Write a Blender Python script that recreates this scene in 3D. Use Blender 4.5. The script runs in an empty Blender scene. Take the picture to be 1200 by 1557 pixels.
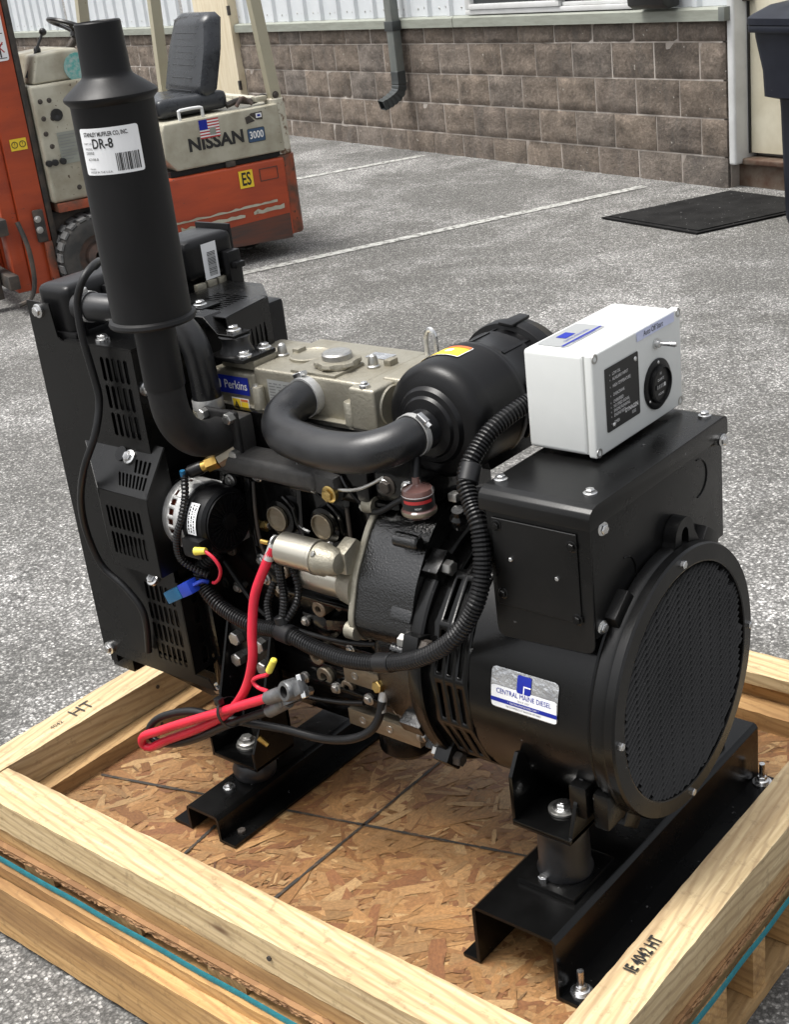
import bpy, bmesh, math, random
from mathutils import Vector, Matrix, Quaternion, noise
random.seed(7)
R = math.radians
scene = bpy.context.scene
COL = scene.collection

# ---------------------------------------------------------------- camera, sky, sun, exposure
CAM = (1.55, -1.65, 1.76)
YAW, PITCH, ROLL, FPX = 2.30541, 0.406459, 0.122456, 2058.67
fw = Vector((math.cos(YAW)*math.cos(PITCH), math.sin(YAW)*math.cos(PITCH), -math.sin(PITCH)))
rt = Vector((math.sin(YAW), -math.cos(YAW), 0)); dn = fw.cross(rt)
r2 = math.cos(ROLL)*rt + math.sin(ROLL)*dn
d2 = -math.sin(ROLL)*rt + math.cos(ROLL)*dn
cam_d = bpy.data.cameras.new('camera'); cam = bpy.data.objects.new('camera', cam_d); COL.objects.link(cam)
cam_d.sensor_fit = 'HORIZONTAL'; cam_d.sensor_width = 36; cam_d.lens = 36*FPX/1200
cam_d.clip_start = .05; cam_d.clip_end = 400
m = Matrix((r2, -d2, -fw)).transposed().to_4x4(); m.translation = CAM
cam.matrix_world = m
scene.camera = cam

SUN_EL, SUN_AZ = 70, -135          # elevation; azimuth of the sun measured from +X towards +Y
world = bpy.data.worlds.new('World'); scene.world = world; world.use_nodes = True
wn = world.node_tree.nodes; wl = world.node_tree.links
bgn = wn['Background']
sky = wn.new('ShaderNodeTexSky'); sky.sky_type = 'NISHITA'; sky.sun_disc = False
sky.sun_elevation = R(SUN_EL); sky.sun_rotation = R(90-SUN_AZ)
sky.air_density = 1.0; sky.dust_density = 6.0; sky.ozone_density = 1.0
hs = wn.new('ShaderNodeHueSaturation'); hs.inputs['Saturation'].default_value = .18
wl.new(sky.outputs[0], hs.inputs['Color']); wl.new(hs.outputs[0], bgn.inputs['Color'])
bgn.inputs['Strength'].default_value = .12
sun_d = bpy.data.lights.new('sun', 'SUN'); sun = bpy.data.objects.new('sun', sun_d); COL.objects.link(sun)
sun_d.energy = 1.5; sun_d.angle = R(22); sun_d.color = (1, .965, .91)
sdir = Vector((math.cos(R(SUN_AZ))*math.cos(R(SUN_EL)), math.sin(R(SUN_AZ))*math.cos(R(SUN_EL)), math.sin(R(SUN_EL))))
sun.rotation_euler = sdir.to_track_quat('Z', 'Y').to_euler(); sun.location = (0, 0, 12)
vs = scene.view_settings; vs.view_transform = 'Standard'; vs.look = 'None'; vs.gamma = 1; vs.use_curve_mapping = False
vs.exposure = 1.05
scene.render.engine = 'CYCLES'
scene.cycles.max_bounces = 6; scene.cycles.use_denoising = True

# ---------------------------------------------------------------- materials
MATS = {}
def nt(name):
    m = bpy.data.materials.new(name); m.use_nodes = True
    t = m.node_tree; return m, t.nodes, t.links, t.nodes['Principled BSDF']
def node(n, typ, **kw):
    x = n.new(typ)
    for k, v in kw.items():
        if k.startswith('i_'): x.inputs[k[2:]].default_value = v
        else: setattr(x, k, v)
    return x
def rgb(c): return (c[0], c[1], c[2], 1) if not isinstance(c, (int, float)) else (c, c, c, 1)
def ramp(n, stops):
    r = n.new('ShaderNodeValToRGB'); e = r.color_ramp.elements
    while len(e) < len(stops): e.new(.5)
    for k, (p, c) in enumerate(stops): e[k].position = p; e[k].color = rgb(c)
    return r
def mixc(n, l, f, a, b, typ='MIX'):
    x = n.new('ShaderNodeMix'); x.data_type = 'RGBA'; x.blend_type = typ
    for s, v in ((0, f), (6, a), (7, b)):
        if hasattr(v, 'is_linked'): l.new(v, x.inputs[s])
        else: x.inputs[s].default_value = v if s == 0 else rgb(v)
    return x.outputs[2]
def bumpn(n, l, h, strength, dist=.002, nrm=None):
    b = node(n, 'ShaderNodeBump', i_Strength=strength, i_Distance=dist); l.new(h, b.inputs['Height'])
    if nrm: l.new(nrm, b.inputs['Normal'])
    return b.outputs[0]
def coords(n, l, scale=(1, 1, 1), kind='Object', rnd=0):
    tc = n.new('ShaderNodeTexCoord'); mp = node(n, 'ShaderNodeMapping', i_Scale=scale); src = tc.outputs[kind]
    if rnd:
        oi = n.new('ShaderNodeObjectInfo'); vm = node(n, 'ShaderNodeVectorMath', operation='SCALE')
        vm.inputs[0].default_value = (rnd, rnd*.7, rnd*1.3); l.new(oi.outputs['Random'], vm.inputs['Scale'])
        ad = node(n, 'ShaderNodeVectorMath', operation='ADD'); l.new(src, ad.inputs[0]); l.new(vm.outputs[0], ad.inputs[1]); src = ad.outputs[0]
    l.new(src, mp.inputs[0]); return mp.outputs[0]
def M(name, col, rough=.5, metal=0., col2=None, ns=9., lo=.4, hi=.65, bump=0., bs=120., rvar=.0, coat=0., spec=.5,
      speck=None, sps=180., spt=.72, rnd=0, sc=(1, 1, 1)):
    """plain surface: base colour, a second colour in noise patches, fine relief, specks of dust or wear"""
    m, n, l, p = nt(name)
    v = coords(n, l, sc, rnd=rnd)
    p.inputs['Roughness'].default_value = rough; p.inputs['Metallic'].default_value = metal
    p.inputs['Specular IOR Level'].default_value = spec; p.inputs['Coat Weight'].default_value = coat
    p.inputs['Coat Roughness'].default_value = .12
    p.inputs['Base Color'].default_value = rgb(col); out = None
    nz = node(n, 'ShaderNodeTexNoise', i_Scale=ns, i_Detail=7., i_Roughness=.6); l.new(v, nz.inputs['Vector'])
    if col2 is not None:
        rp = ramp(n, [(lo, 0), (hi, 1)]); l.new(nz.outputs[0], rp.inputs[0]); out = mixc(n, l, rp.outputs[0], col, col2)
    if speck is not None:
        n2 = node(n, 'ShaderNodeTexNoise', i_Scale=sps, i_Detail=3.); l.new(v, n2.inputs['Vector'])
        r2_ = ramp(n, [(spt, 0), (spt+.03, 1)]); l.new(n2.outputs[0], r2_.inputs[0])
        out = mixc(n, l, r2_.outputs[0], out if out else col, speck)
    if out: l.new(out, p.inputs['Base Color'])
    if rvar:
        mr = node(n, 'ShaderNodeMapRange'); mr.inputs[3].default_value = rough-rvar; mr.inputs[4].default_value = rough+rvar; mr.inputs[1].default_value = .35; mr.inputs[2].default_value = .65
        l.new(nz.outputs[0], mr.inputs[0]); l.new(mr.outputs[0], p.inputs['Roughness'])
    if bump:
        nb = node(n, 'ShaderNodeTexNoise', i_Scale=bs, i_Detail=4.); l.new(v, nb.inputs['Vector'])
        l.new(bumpn(n, l, nb.outputs[0], bump), p.inputs['Normal'])
    MATS[name] = m; return m

M('powder_black', .0028, .31, spec=.34, bump=.10, bs=420, rvar=.10, col2=.006, ns=4.5, lo=.45, hi=.75, speck=.06, sps=75, spt=.73)
M('satin_black', .0028, .23, spec=.27, bump=.07, bs=300, rvar=.10, col2=.0055, ns=5.5, lo=.45, hi=.75, speck=.10, sps=60, spt=.735)
M('gloss_black', .003, .12, spec=.8, bump=.55, bs=280, rvar=.04)
M('smooth_gloss', .003, .14, spec=.40, bump=.16, bs=90, rvar=.06, col2=.010, ns=20, lo=.55, hi=.8)
M('muffler_black', (.0065, .0065, .007), .50, spec=.25, bump=.05, bs=160, rvar=.1, col2=(.013, .013, .0135), ns=5, sc=(1, 1, .4))
M('elbow_black', (.010, .010, .0105), .60, spec=.3, bump=.35, bs=70, rvar=.1, col2=(.022, .021, .02), ns=14)
M('rubber', (.0075, .0078, .0088), .36, spec=.55, bump=.08, bs=200, rvar=.12, col2=(.016, .0165, .018), ns=11)
M('plastic_black', (.004, .004, .0045), .34, spec=.30, bump=.10, bs=400, rvar=.06, speck=.05, sps=120, spt=.76)
M('loom', (.006, .006, .0065), .34, spec=.4, rvar=.08)
M('cable_black', (.007, .0072, .008), .40, spec=.4, rvar=.1)
M('cable_red', (.62, .018, .045), .38, rvar=.08, col2=(.5, .014, .035), ns=14)
M('zinc', (.72, .72, .71), .26, 1., rvar=.12, col2=(.55, .55, .55), ns=60)
M('dull_zinc', (.52, .52, .50), .42, 1., rvar=.12, col2=(.36, .35, .33), ns=70, bump=.1, bs=200)
M('yellow_zinc', (.62, .45, .17), .32, 1., rvar=.1, col2=(.5, .34, .12), ns=70)
M('brass', (.66, .44, .13), .28, 1., col2=(.5, .3, .08), ns=50)
M('lead', (.11, .115, .12), .45, .6, bump=.5, bs=120, col2=(.20, .205, .21), ns=40)
M('cast_alu', (.37, .348, .285), .5, .7, bump=.5, bs=220, rvar=.1, col2=(.25, .23, .18), ns=10)
M('machined', (.30, .265, .205), .42, .8, bump=.15, bs=90, col2=(.26, .22, .16), ns=30, sc=(1, 1, 4))
M('rusty_boss', (.26, .215, .16), .5, .7, bump=.2, bs=120, col2=(.15, .11, .075), ns=50)
M('solenoid', (.62, .585, .50), .3, .95, rvar=.08, col2=(.5, .47, .40), ns=12, sc=(.3, 1, 1))
M('alu_bright', (.58, .58, .57), .4, .55, bump=.25, bs=150, col2=(.44, .44, .43), ns=40)
M('cast_iron', (.040, .039, .038), .5, .2, bump=.5, bs=150, col2=(.065, .062, .058), ns=20)
M('box_white', (.66, .675, .66), .33, bump=.05, bs=250, rvar=.06, col2=(.62, .635, .62), ns=6)
M('label_white', (.80, .81, .82), .35)
M('label_silver', (.66, .67, .68), .26, .85, bump=.9, bs=140, col2=(.42, .43, .45), ns=34)
M('label_grey', (.42, .43, .42), .4, .3)
M('plate_grey', (.27, .28, .28), .45)
M('label_lilac', (.56, .60, .80), .4)
M('ink_black', .012, .5)
M('ink_grey', .20, .5)
M('ink_white', .72, .5)
M('ink_blue', (.010, .022, .27), .5, spec=.25)
M('ink_red', (.42, .03, .03), .45)
M('ink_orange', (.55, .13, .03), .45)
M('ink_yellow', (.78, .55, .03), .42)
M('copper_coil', (.28, .07, .035), .4, .6)
M('blue_plug', (.010, .105, .22), .42)
M('blue_plug_deep', (.010, .04, .36), .42)
M('yellow_nylon', (.72, .6, .08), .4)
M('green_wire', (.015, .10, .06), .4)
M('clear_plastic', (.16, .085, .075), .12, coat=.6)
M('screen_dark', (.01, .012, .014), .15)
M('void', .004, .8)
# forklift
M('orange_paint', (.41, .062, .017), .42, bump=.12, bs=60, rvar=.12, col2=(.27, .040, .015), ns=5, sc=(.35, 1, 1.6), speck=(.07, .04, .03), sps=60, spt=.69)
M('bumper_worn', (.30, .06, .022), .5, bump=.2, bs=50, col2=(.08, .045, .03), ns=6, lo=.42, hi=.6, speck=(.03, .02, .015), sps=30, spt=.66)
M('forklift_cream', (.42, .40, .32), .5, bump=.12, bs=50, rvar=.1, col2=(.27, .245, .18), ns=5, lo=.40, hi=.66, speck=(.10, .07, .045), sps=55, spt=.69)
M('cream_worn', (.50, .475, .39), .55, bump=.3, bs=40, col2=(.12, .065, .035), ns=13, lo=.53, hi=.6)
M('scuffed_skirt', (.10, .034, .02), .6, bump=.2, bs=40, col2=(.035, .03, .028), ns=8, sc=(.3, 1, 4))
M('steel_dark', (.035, .033, .031), .55, .3, bump=.25, bs=80, col2=(.09, .07, .055), ns=12)
M('vinyl', (.018, .02, .024), .30, bump=.15, bs=120, rvar=.08, col2=(.03, .033, .038), ns=14)
M('tyre', (.17, .17, .165), .85, bump=.5, bs=90, col2=(.10, .10, .10), ns=12)
M('tyre_side', (.03, .03, .029), .8, bump=.3, bs=90, col2=(.055, .05, .045), ns=16)
M('rim_dirty', (.10, .06, .045), .7, col2=(.05, .04, .035), ns=20)
M('teal_sticker', (.10, .36, .33), .5, col2=(.36, .45, .42), ns=50)
M('post_cream', (.37, .345, .255), .5, bump=.1, bs=60, col2=(.36, .33, .24), ns=5, speck=(.12, .08, .05), sps=40, spt=.72)
# building
M('siding', (.62, .645, .665), .42, bump=.03, bs=20, col2=(.55, .58, .60), ns=2.5)
M('flashing', (.27, .285, .245), .5, col2=(.22, .23, .195), ns=6, sc=(1, 1, 6))
M('mortar', (.45, .41, .37), .95, bump=.5, bs=60, col2=(.24, .205, .175), ns=5, lo=.40, hi=.68)
M('spout_grey', (.12, .135, .13), .42, .1, bump=.05, bs=50, col2=(.17, .18, .165), ns=4)
M('spout_dark', (.035, .04, .04), .45)
M('trim_white', (.62, .63, .625), .4, col2=(.54, .545, .535), ns=5)
M('door_cream', (.66, .62, .49), .45, col2=(.53, .485, .36), ns=3, speck=(.35, .33, .28), sps=12, spt=.73)
M('plywood_cream', (.70, .62, .46), .6, col2=(.60, .51, .35), ns=5, sc=(6, 1, .7))
M('lamp_black', .012, .3)
M('threshold', (.13, .10, .075), .6, .3, col2=(.075, .035, .02), ns=9)
M('mat_black', (.006, .006, .0062), .8, spec=.15, bump=.6, bs=160, col2=(.014, .014, .014), ns=6, speck=.22, sps=46, spt=.70)
M('bin_navy', (.007, .009, .016), .45, spec=.3, bump=.12, bs=150, col2=(.012, .015, .024), ns=6, speck=.10, sps=60, spt=.75)
M('strap_teal', (.006, .15, .19), .55, bump=.5, bs=300, col2=(.012, .20, .24), ns=40)

def glass_mat():
    m, n, l, p = nt('window_glass'); p.inputs['Base Color'].default_value = (.02, .024, .026, 1); p.inputs['Roughness'].default_value = .05
    p.inputs['Specular IOR Level'].default_value = .8; MATS['window_glass'] = m
glass_mat()

def wood(name, axis, a, b, dark, green=0.):
    m, n, l, p = nt(name)
    sc = {'x': (1.6, 85, 85), 'y': (85, 1.6, 85)}[axis]
    v = coords(n, l, sc, rnd=3.)
    v2 = coords(n, l, {'x': (.7, 5, 5), 'y': (5, .7, 5)}[axis], rnd=3.)
    nz = node(n, 'ShaderNodeTexNoise', i_Scale=1.6, i_Detail=8., i_Roughness=.55, i_Distortion=.35); l.new(v, nz.inputs['Vector'])
    rings = node(n, 'ShaderNodeTexWave', wave_type='BANDS', bands_direction='DIAGONAL', i_Scale=6.5, i_Distortion=5., i_Detail=4.)
    rings.inputs['Detail Scale'].default_value = .6; l.new(v2, rings.inputs['Vector'])
    rp = ramp(n, [(.30, a), (.62, b)]); l.new(nz.outputs[0], rp.inputs[0])
    rr = ramp(n, [(.0, 0), (.62, 0), (1., .5)]); l.new(rings.outputs[0], rr.inputs[0])
    c = mixc(n, l, rr.outputs[0], rp.outputs[0], dark)
    # weathering stains along the board
    ns_ = node(n, 'ShaderNodeTexNoise', i_Scale=2.2, i_Detail=5.); l.new(v2, ns_.inputs['Vector'])
    rs = ramp(n, [(.50, 0), (.70, .75)]); l.new(ns_.outputs[0], rs.inputs[0])
    c = mixc(n, l, rs.outputs[0], c, (dark[0]*.75, dark[1]*.72, dark[2]*.7))
    # knots
    vk = coords(n, l, {'x': (3.2, 9, 9), 'y': (9, 3.2, 9)}[axis], rnd=2.)
    vo = node(n, 'ShaderNodeTexVoronoi', i_Scale=1., i_Randomness=1.); l.new(vk, vo.inputs['Vector'])
    rk = ramp(n, [(.055, 1), (.10, .25), (.17, 0)]); l.new(vo.outputs['Distance'], rk.inputs[0])
    c = mixc(n, l, rk.outputs[0], c, (.10, .045, .02))
    # dark nicks and grime
    v3 = coords(n, l, rnd=2.)
    n3 = node(n, 'ShaderNodeTexNoise', i_Scale=46., i_Detail=7., i_Roughness=.75); l.new(v3, n3.inputs['Vector'])
    r3 = ramp(n, [(.54, 0), (.70, .55)]); l.new(n3.outputs[0], r3.inputs[0])
    c = mixc(n, l, r3.outputs[0], c, (dark[0]*.6, dark[1]*.6, dark[2]*.6))
    l.new(c, p.inputs['Base Color']); p.inputs['Roughness'].default_value = .72
    nb = bumpn(n, l, nz.outputs[0], .35, .0015); l.new(bumpn(n, l, n3.outputs[0], .3, .001, nb), p.inputs['Normal'])
    MATS[name] = m
wood('pine_x', 'x', (.64, .505, .30), (.47, .345, .18), (.26, .165, .08))
wood('pine_y', 'y', (.62, .495, .30), (.46, .34, .185), (.27, .175, .09))
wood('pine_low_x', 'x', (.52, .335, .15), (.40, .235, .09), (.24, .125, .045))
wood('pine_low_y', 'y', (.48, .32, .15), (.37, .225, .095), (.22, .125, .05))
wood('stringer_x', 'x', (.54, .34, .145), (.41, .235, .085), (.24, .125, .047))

def osb_mats():
    m, n, l, p = nt('osb_base'); v = coords(n, l)
    vo = node(n, 'ShaderNodeTexVoronoi', i_Scale=26.); l.new(v, vo.inputs['Vector'])
    rp = ramp(n, [(0., (.17, .085, .035)), (1., (.34, .19, .085))]); l.new(vo.outputs['Color'], rp.inputs[0])
    l.new(rp.outputs[0], p.inputs['Base Color']); p.inputs['Roughness'].default_value = .7; MATS['osb_base'] = m
    m, n, l, p = nt('osb_flake')
    at = node(n, 'ShaderNodeVertexColor', layer_name='tone'); uv = n.new('ShaderNodeUVMap'); uv.uv_map = 'UVMap'
    mp = node(n, 'ShaderNodeMapping', i_Scale=(8, 130, 1)); l.new(uv.outputs[0], mp.inputs[0])
    nz = node(n, 'ShaderNodeTexNoise', i_Scale=1.5, i_Detail=6., i_Roughness=.65); l.new(mp.outputs[0], nz.inputs['Vector'])
    rp = ramp(n, [(.3, .60), (.7, 1.18)]); l.new(nz.outputs[0], rp.inputs[0])
    c = mixc(n, l, 1., at.outputs[0], rp.outputs[0], 'MULTIPLY')
    v = coords(n, l); n2 = node(n, 'ShaderNodeTexNoise', i_Scale=5., i_Detail=5.); l.new(v, n2.inputs['Vector'])
    r2_ = ramp(n, [(.35, .80), (.65, 1.06)]); l.new(n2.outputs[0], r2_.inputs[0])
    c = mixc(n, l, 1., c, r2_.outputs[0], 'MULTIPLY')
    l.new(c, p.inputs['Base Color']); p.inputs['Roughness'].default_value = .62
    l.new(bumpn(n, l, nz.outputs[0], .3, .0008), p.inputs['Normal']); MATS['osb_flake'] = m
osb_mats()

def asphalt():
    m, n, l, p = nt('asphalt'); v = coords(n, l)
    big = node(n, 'ShaderNodeTexNoise', i_Scale=.55, i_Detail=6., i_Roughness=.62); l.new(v, big.inputs['Vector'])
    rb = ramp(n, [(.30, (.105, .102, .095)), (.50, (.142, .139, .131)), (.70, (.205, .200, .191))]); l.new(big.outputs[0], rb.inputs[0])
    # pale patches of road salt and dust, broken up by the stones above
    st = node(n, 'ShaderNodeTexNoise', i_Scale=.95, i_Detail=10., i_Roughness=.74, i_Distortion=.25); l.new(v, st.inputs['Vector'])
    rs = ramp(n, [(.47, 0), (.62, .75)]); l.new(st.outputs[0], rs.inputs[0]); base_c = mixc(n, l, rs.outputs[0], rb.outputs[0], (.35, .345, .335))
    # aggregate: stones of two sizes
    vo = node(n, 'ShaderNodeTexVoronoi', i_Scale=120., i_Randomness=1.); l.new(v, vo.inputs['Vector'])
    vs_ = node(n, 'ShaderNodeTexVoronoi', i_Scale=280., i_Randomness=1.); l.new(v, vs_.inputs['Vector'])
    sep = n.new('ShaderNodeSeparateColor'); l.new(vo.outputs['Color'], sep.inputs[0])
    sep2 = n.new('ShaderNodeSeparateColor'); l.new(vs_.outputs['Color'], sep2.inputs[0])
    r1 = ramp(n, [(0., .45), (.5, .85), (.85, 1.35), (1., 2.2)]); l.new(sep.outputs[0], r1.inputs[0])
    r2_ = ramp(n, [(0., .6), (.65, 1.), (.93, 1.4), (1., 2.2)]); l.new(sep2.outputs[0], r2_.inputs[0])
    c = mixc(n, l, 1., base_c, r1.outputs[0], 'MULTIPLY'); c = mixc(n, l, 1., c, r2_.outputs[0], 'MULTIPLY')
    # dark binder between stones
    rd = ramp(n, [(.35, 0), (.62, .62)]); l.new(vo.outputs['Distance'], rd.inputs[0]); c = mixc(n, l, rd.outputs[0], c, (.035, .034, .032))
    # hairline cracks
    vc = coords(n, l, (1, 1, 1)); dn_ = node(n, 'ShaderNodeTexNoise', i_Scale=3., i_Detail=4.); l.new(vc, dn_.inputs['Vector'])
    ad = node(n, 'ShaderNodeVectorMath', operation='MULTIPLY_ADD'); l.new(dn_.outputs[1], ad.inputs[0]); ad.inputs[1].default_value = (.5, .5, .5); l.new(vc, ad.inputs[2])
    ck = node(n, 'ShaderNodeTexVoronoi', feature='DISTANCE_TO_EDGE', i_Scale=1.15); l.new(ad.outputs[0], ck.inputs['Vector'])
    rc = ramp(n, [(.003, .55), (.008, 0)]); l.new(ck.outputs['Distance'], rc.inputs[0])
    msk = ramp(n, [(.53, 0), (.62, 1)]); l.new(big.outputs[0], msk.inputs[0])
    mm = node(n, 'ShaderNodeMath', operation='MULTIPLY'); l.new(rc.outputs[0], mm.inputs[0]); l.new(msk.outputs[0], mm.inputs[1])
    c = mixc(n, l, mm.outputs[0], c, (.012, .012, .011))
    l.new(c, p.inputs['Base Color']); p.inputs['Roughness'].default_value = .88
    b1 = bumpn(n, l, vo.outputs['Distance'], -.9, .004); b1n = n.new('ShaderNodeMath')
    l.new(bumpn(n, l, vs_.outputs['Distance'], -.6, .002, b1), p.inputs['Normal']); MATS['asphalt'] = m
asphalt()
def line_paint():
    m, n, l, p = nt('line_paint'); v = coords(n, l)
    nz = node(n, 'ShaderNodeTexNoise', i_Scale=26., i_Detail=8., i_Roughness=.75); l.new(v, nz.inputs['Vector'])
    rp = ramp(n, [(.42, (.11, .108, .10)), (.50, (.32, .32, .30)), (.64, (.46, .46, .44))]); l.new(nz.outputs[0], rp.inputs[0])
    l.new(rp.outputs[0], p.inputs['Base Color']); p.inputs['Roughness'].default_value = .8
    l.new(bumpn(n, l, nz.outputs[0], .6, .004), p.inputs['Normal']); MATS['line_paint'] = m
line_paint()
def block_mat():
    m, n, l, p = nt('split_block'); v = coords(n, l, rnd=9.)
    oi = n.new('ShaderNodeObjectInfo')
    n1 = node(n, 'ShaderNodeTexNoise', i_Scale=5., i_Detail=8., i_Roughness=.65); l.new(v, n1.inputs['Vector'])
    n2 = node(n, 'ShaderNodeTexNoise', i_Scale=46., i_Detail=8., i_Roughness=.78); l.new(v, n2.inputs['Vector'])
    base = ramp(n, [(0., (.178, .145, .119)), (.3, (.198, .160, .128)), (.6, (.220, .176, .138)), (.8, (.198, .164, .135)), (1., (.182, .157, .136))]); l.new(oi.outputs['Random'], base.inputs[0])
    r1 = ramp(n, [(.32, .55), (.6, 1.15)]); l.new(n1.outputs[0], r1.inputs[0]); c = mixc(n, l, 1., base.outputs[0], r1.outputs[0], 'MULTIPLY')
    r2_ = ramp(n, [(.3, .5), (.55, 1.), (.72, 1.7)]); l.new(n2.outputs[0], r2_.inputs[0]); c = mixc(n, l, 1., c, r2_.outputs[0], 'MULTIPLY')
    n3 = node(n, 'ShaderNodeTexNoise', i_Scale=30., i_Detail=2.); l.new(v, n3.inputs['Vector'])
    r3 = ramp(n, [(.735, 0), (.76, .8)]); l.new(n3.outputs[0], r3.inputs[0]); c = mixc(n, l, r3.outputs[0], c, (.5, .47, .42))
    vw = coords(n, l, (3.5, 1, .8), rnd=9.); n4 = node(n, 'ShaderNodeTexNoise', i_Scale=3., i_Detail=7., i_Roughness=.7); l.new(vw, n4.inputs['Vector'])
    r4 = ramp(n, [(.52, 0), (.74, .45)]); l.new(n4.outputs[0], r4.inputs[0]); c = mixc(n, l, r4.outputs[0], c, (.10, .095, .09))
    l.new(c, p.inputs['Base Color']); p.inputs['Roughness'].default_value = .92
    l.new(bumpn(n, l, n2.outputs[0], .9, .022), p.inputs['Normal']); MATS['split_block'] = m
block_mat()

# ---------------------------------------------------------------- mesh helpers
def V(*a): return Vector(a)
def frame_of(ax):
    z = Vector(ax).normalized(); t = V(0, 0, 1) if abs(z.z) < .9 else V(1, 0, 0)
    x = t.cross(z).normalized(); return x, z.cross(x), z
def spline(pts, step=.01, closed=False):
    P = [Vector(p) for p in pts]; out = []
    for i in range(len(P)-1):
        a, b, c, d = P[max(i-1, 0)], P[i], P[i+1], P[min(i+2, len(P)-1)]
        k = max(2, int((c-b).length/step))
        for j in range(k):
            t = j/k
            out.append(.5*((2*b)+(c-a)*t+(2*a-5*b+4*c-d)*t*t+(3*b-a-3*c+d)*t**3))
    out.append(P[-1]); return out
def fillet(poly, r, k=4, skip=()):
    out = []; n = len(poly)
    for i, p in enumerate(poly):
        if i in skip: out.append(p); continue
        p_, a, b = V(*p), V(*poly[i-1]), V(*poly[(i+1) % n]); da, db = (a-p_), (b-p_); q = min(r, da.length*.45, db.length*.45)
        A, B = p_+da.normalized()*q, p_+db.normalized()*q
        for j in range(k+1): t = j/k; c = A*(1-t)**2+p_*2*t*(1-t)+B*t*t; out.append((c.x, c.y))
    return out
class MB:
    def __init__(s): s.bm = bmesh.new()
    def vf(s, verts, faces):
        vv = [s.bm.verts.new(v) for v in verts]
        for f in faces:
            try: s.bm.faces.new([vv[i] for i in f])
            except ValueError: pass
        return s
    def box(s, x0, x1, y0, y1, z0, z1, bev=0., seg=2, top=None):
        """axis-aligned box; top=(dx,dy) insets the top face"""
        b = bmesh.new(); tx, ty = top or (0, 0)
        vv = [b.verts.new(p) for p in ((x0, y0, z0), (x1, y0, z0), (x1, y1, z0), (x0, y1, z0),
              (x0+tx, y0+ty, z1), (x1-tx, y0+ty, z1), (x1-tx, y1-ty, z1), (x0+tx, y1-ty, z1))]
        for f in ((3, 2, 1, 0), (4, 5, 6, 7), (0, 1, 5, 4), (1, 2, 6, 5), (2, 3, 7, 6), (3, 0, 4, 7)): b.faces.new([vv[i] for i in f])
        return s.merge(b, bev, seg)
    def merge(s, b, bev=0., seg=2, edges=None):
        if bev: bmesh.ops.bevel(b, geom=list(b.edges), offset=bev, segments=seg, profile=.6, affect='EDGES', clamp_overlap=True)
        me = bpy.data.meshes.new('tmp'); b.to_mesh(me); b.free(); s.bm.from_mesh(me); bpy.data.meshes.remove(me); return s
    def prism(s, poly, fn, w0, w1, bev=0., seg=2):
        """closed polygon (u,v) swept from w0 to w1; fn(u,v,w)->point"""
        b = bmesh.new(); n = len(poly)
        A = [b.verts.new(fn(u, v, w0)) for u, v in poly]; B = [b.verts.new(fn(u, v, w1)) for u, v in poly]
        b.faces.new(A[::-1]); b.faces.new(B)
        for i in range(n): b.faces.new((A[i], A[(i+1) % n], B[(i+1) % n], B[i]))
        bmesh.ops.recalc_face_normals(b, faces=b.faces[:])
        return s.merge(b, bev, seg)
    def lathe(s, prof, o, ax, n=32, a0=0., a1=2*math.pi, caps=True):
        """prof = [(radius, distance along axis)]"""
        x, y, z = frame_of(ax); o = Vector(o); full = abs(a1-a0-2*math.pi) < 1e-6; k = n if full else n+1; rings = []
        for r, t in prof:
            rings.append([s.bm.verts.new(o+z*t+(x*math.cos(a0+(a1-a0)*i/n)+y*math.sin(a0+(a1-a0)*i/n))*max(r, 1e-5)) for i in range(k)])
        fs = []
        for A, B in zip(rings, rings[1:]):
            for i in range(k if full else k-1): fs.append(s.bm.faces.new((A[i], A[(i+1) % k], B[(i+1) % k], B[i])))
        if caps and full:
            if prof[0][0] > 1e-4: fs.append(s.bm.faces.new(rings[0][::-1]))
            if prof[-1][0] > 1e-4: fs.append(s.bm.faces.new(rings[-1]))
        return s
    def cyl(s, p0, p1, r, r1=None, n=24, bev=0.):
        p0, p1 = Vector(p0), Vector(p1); L = (p1-p0).length; r1 = r if r1 is None else r1
        pr = [(r-bev, 0), (r, bev), (r1, L-bev), (r1-bev, L)] if bev else [(r, 0), (r1, L)]
        return s.lathe(pr, p0, p1-p0, n)
    def tube(s, path, r, n=12, caps=True, rf=None):
        P = [Vector(p) for p in path]; N = len(P); prev = None; rings = []
        for i in range(N):
            t = (P[min(i+1, N-1)]-P[max(i-1, 0)]).normalized()
            if prev is None: x = frame_of(t)[0]
            else: x = (prev-t*prev.dot(t)).normalized()
            prev = x; y = t.cross(x); rr = rf(i, i/(N-1)) if rf else r
            rings.append([s.bm.verts.new(P[i]+(x*math.cos(a)+y*math.sin(a))*rr) for a in [2*math.pi*k/n for k in range(n)]])
        for A, B in zip(rings, rings[1:]):
            for i in range(n): s.bm.faces.new((A[i], A[(i+1) % n], B[(i+1) % n], B[i]))
        if caps: s.bm.faces.new(rings[0][::-1]); s.bm.faces.new(rings[-1])
        return s
    def loom(s, path, r, pitch=.0064, n=16):
        """corrugated split loom"""
        P = spline(path, pitch/3.); i3 = lambda i, f: r*(1., 1., .80)[i % 3]
        return s.tube(P, r, n, True, i3)
    def sphere(s, c, r, n=16, sq=(1, 1, 1)):
        m_ = Matrix.Translation(c) @ Matrix.Diagonal((r*sq[0], r*sq[1], r*sq[2], 1))
        bmesh.ops.create_uvsphere(s.bm, u_segments=n, v_segments=max(6, n//2), radius=1, matrix=m_); return s
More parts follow.
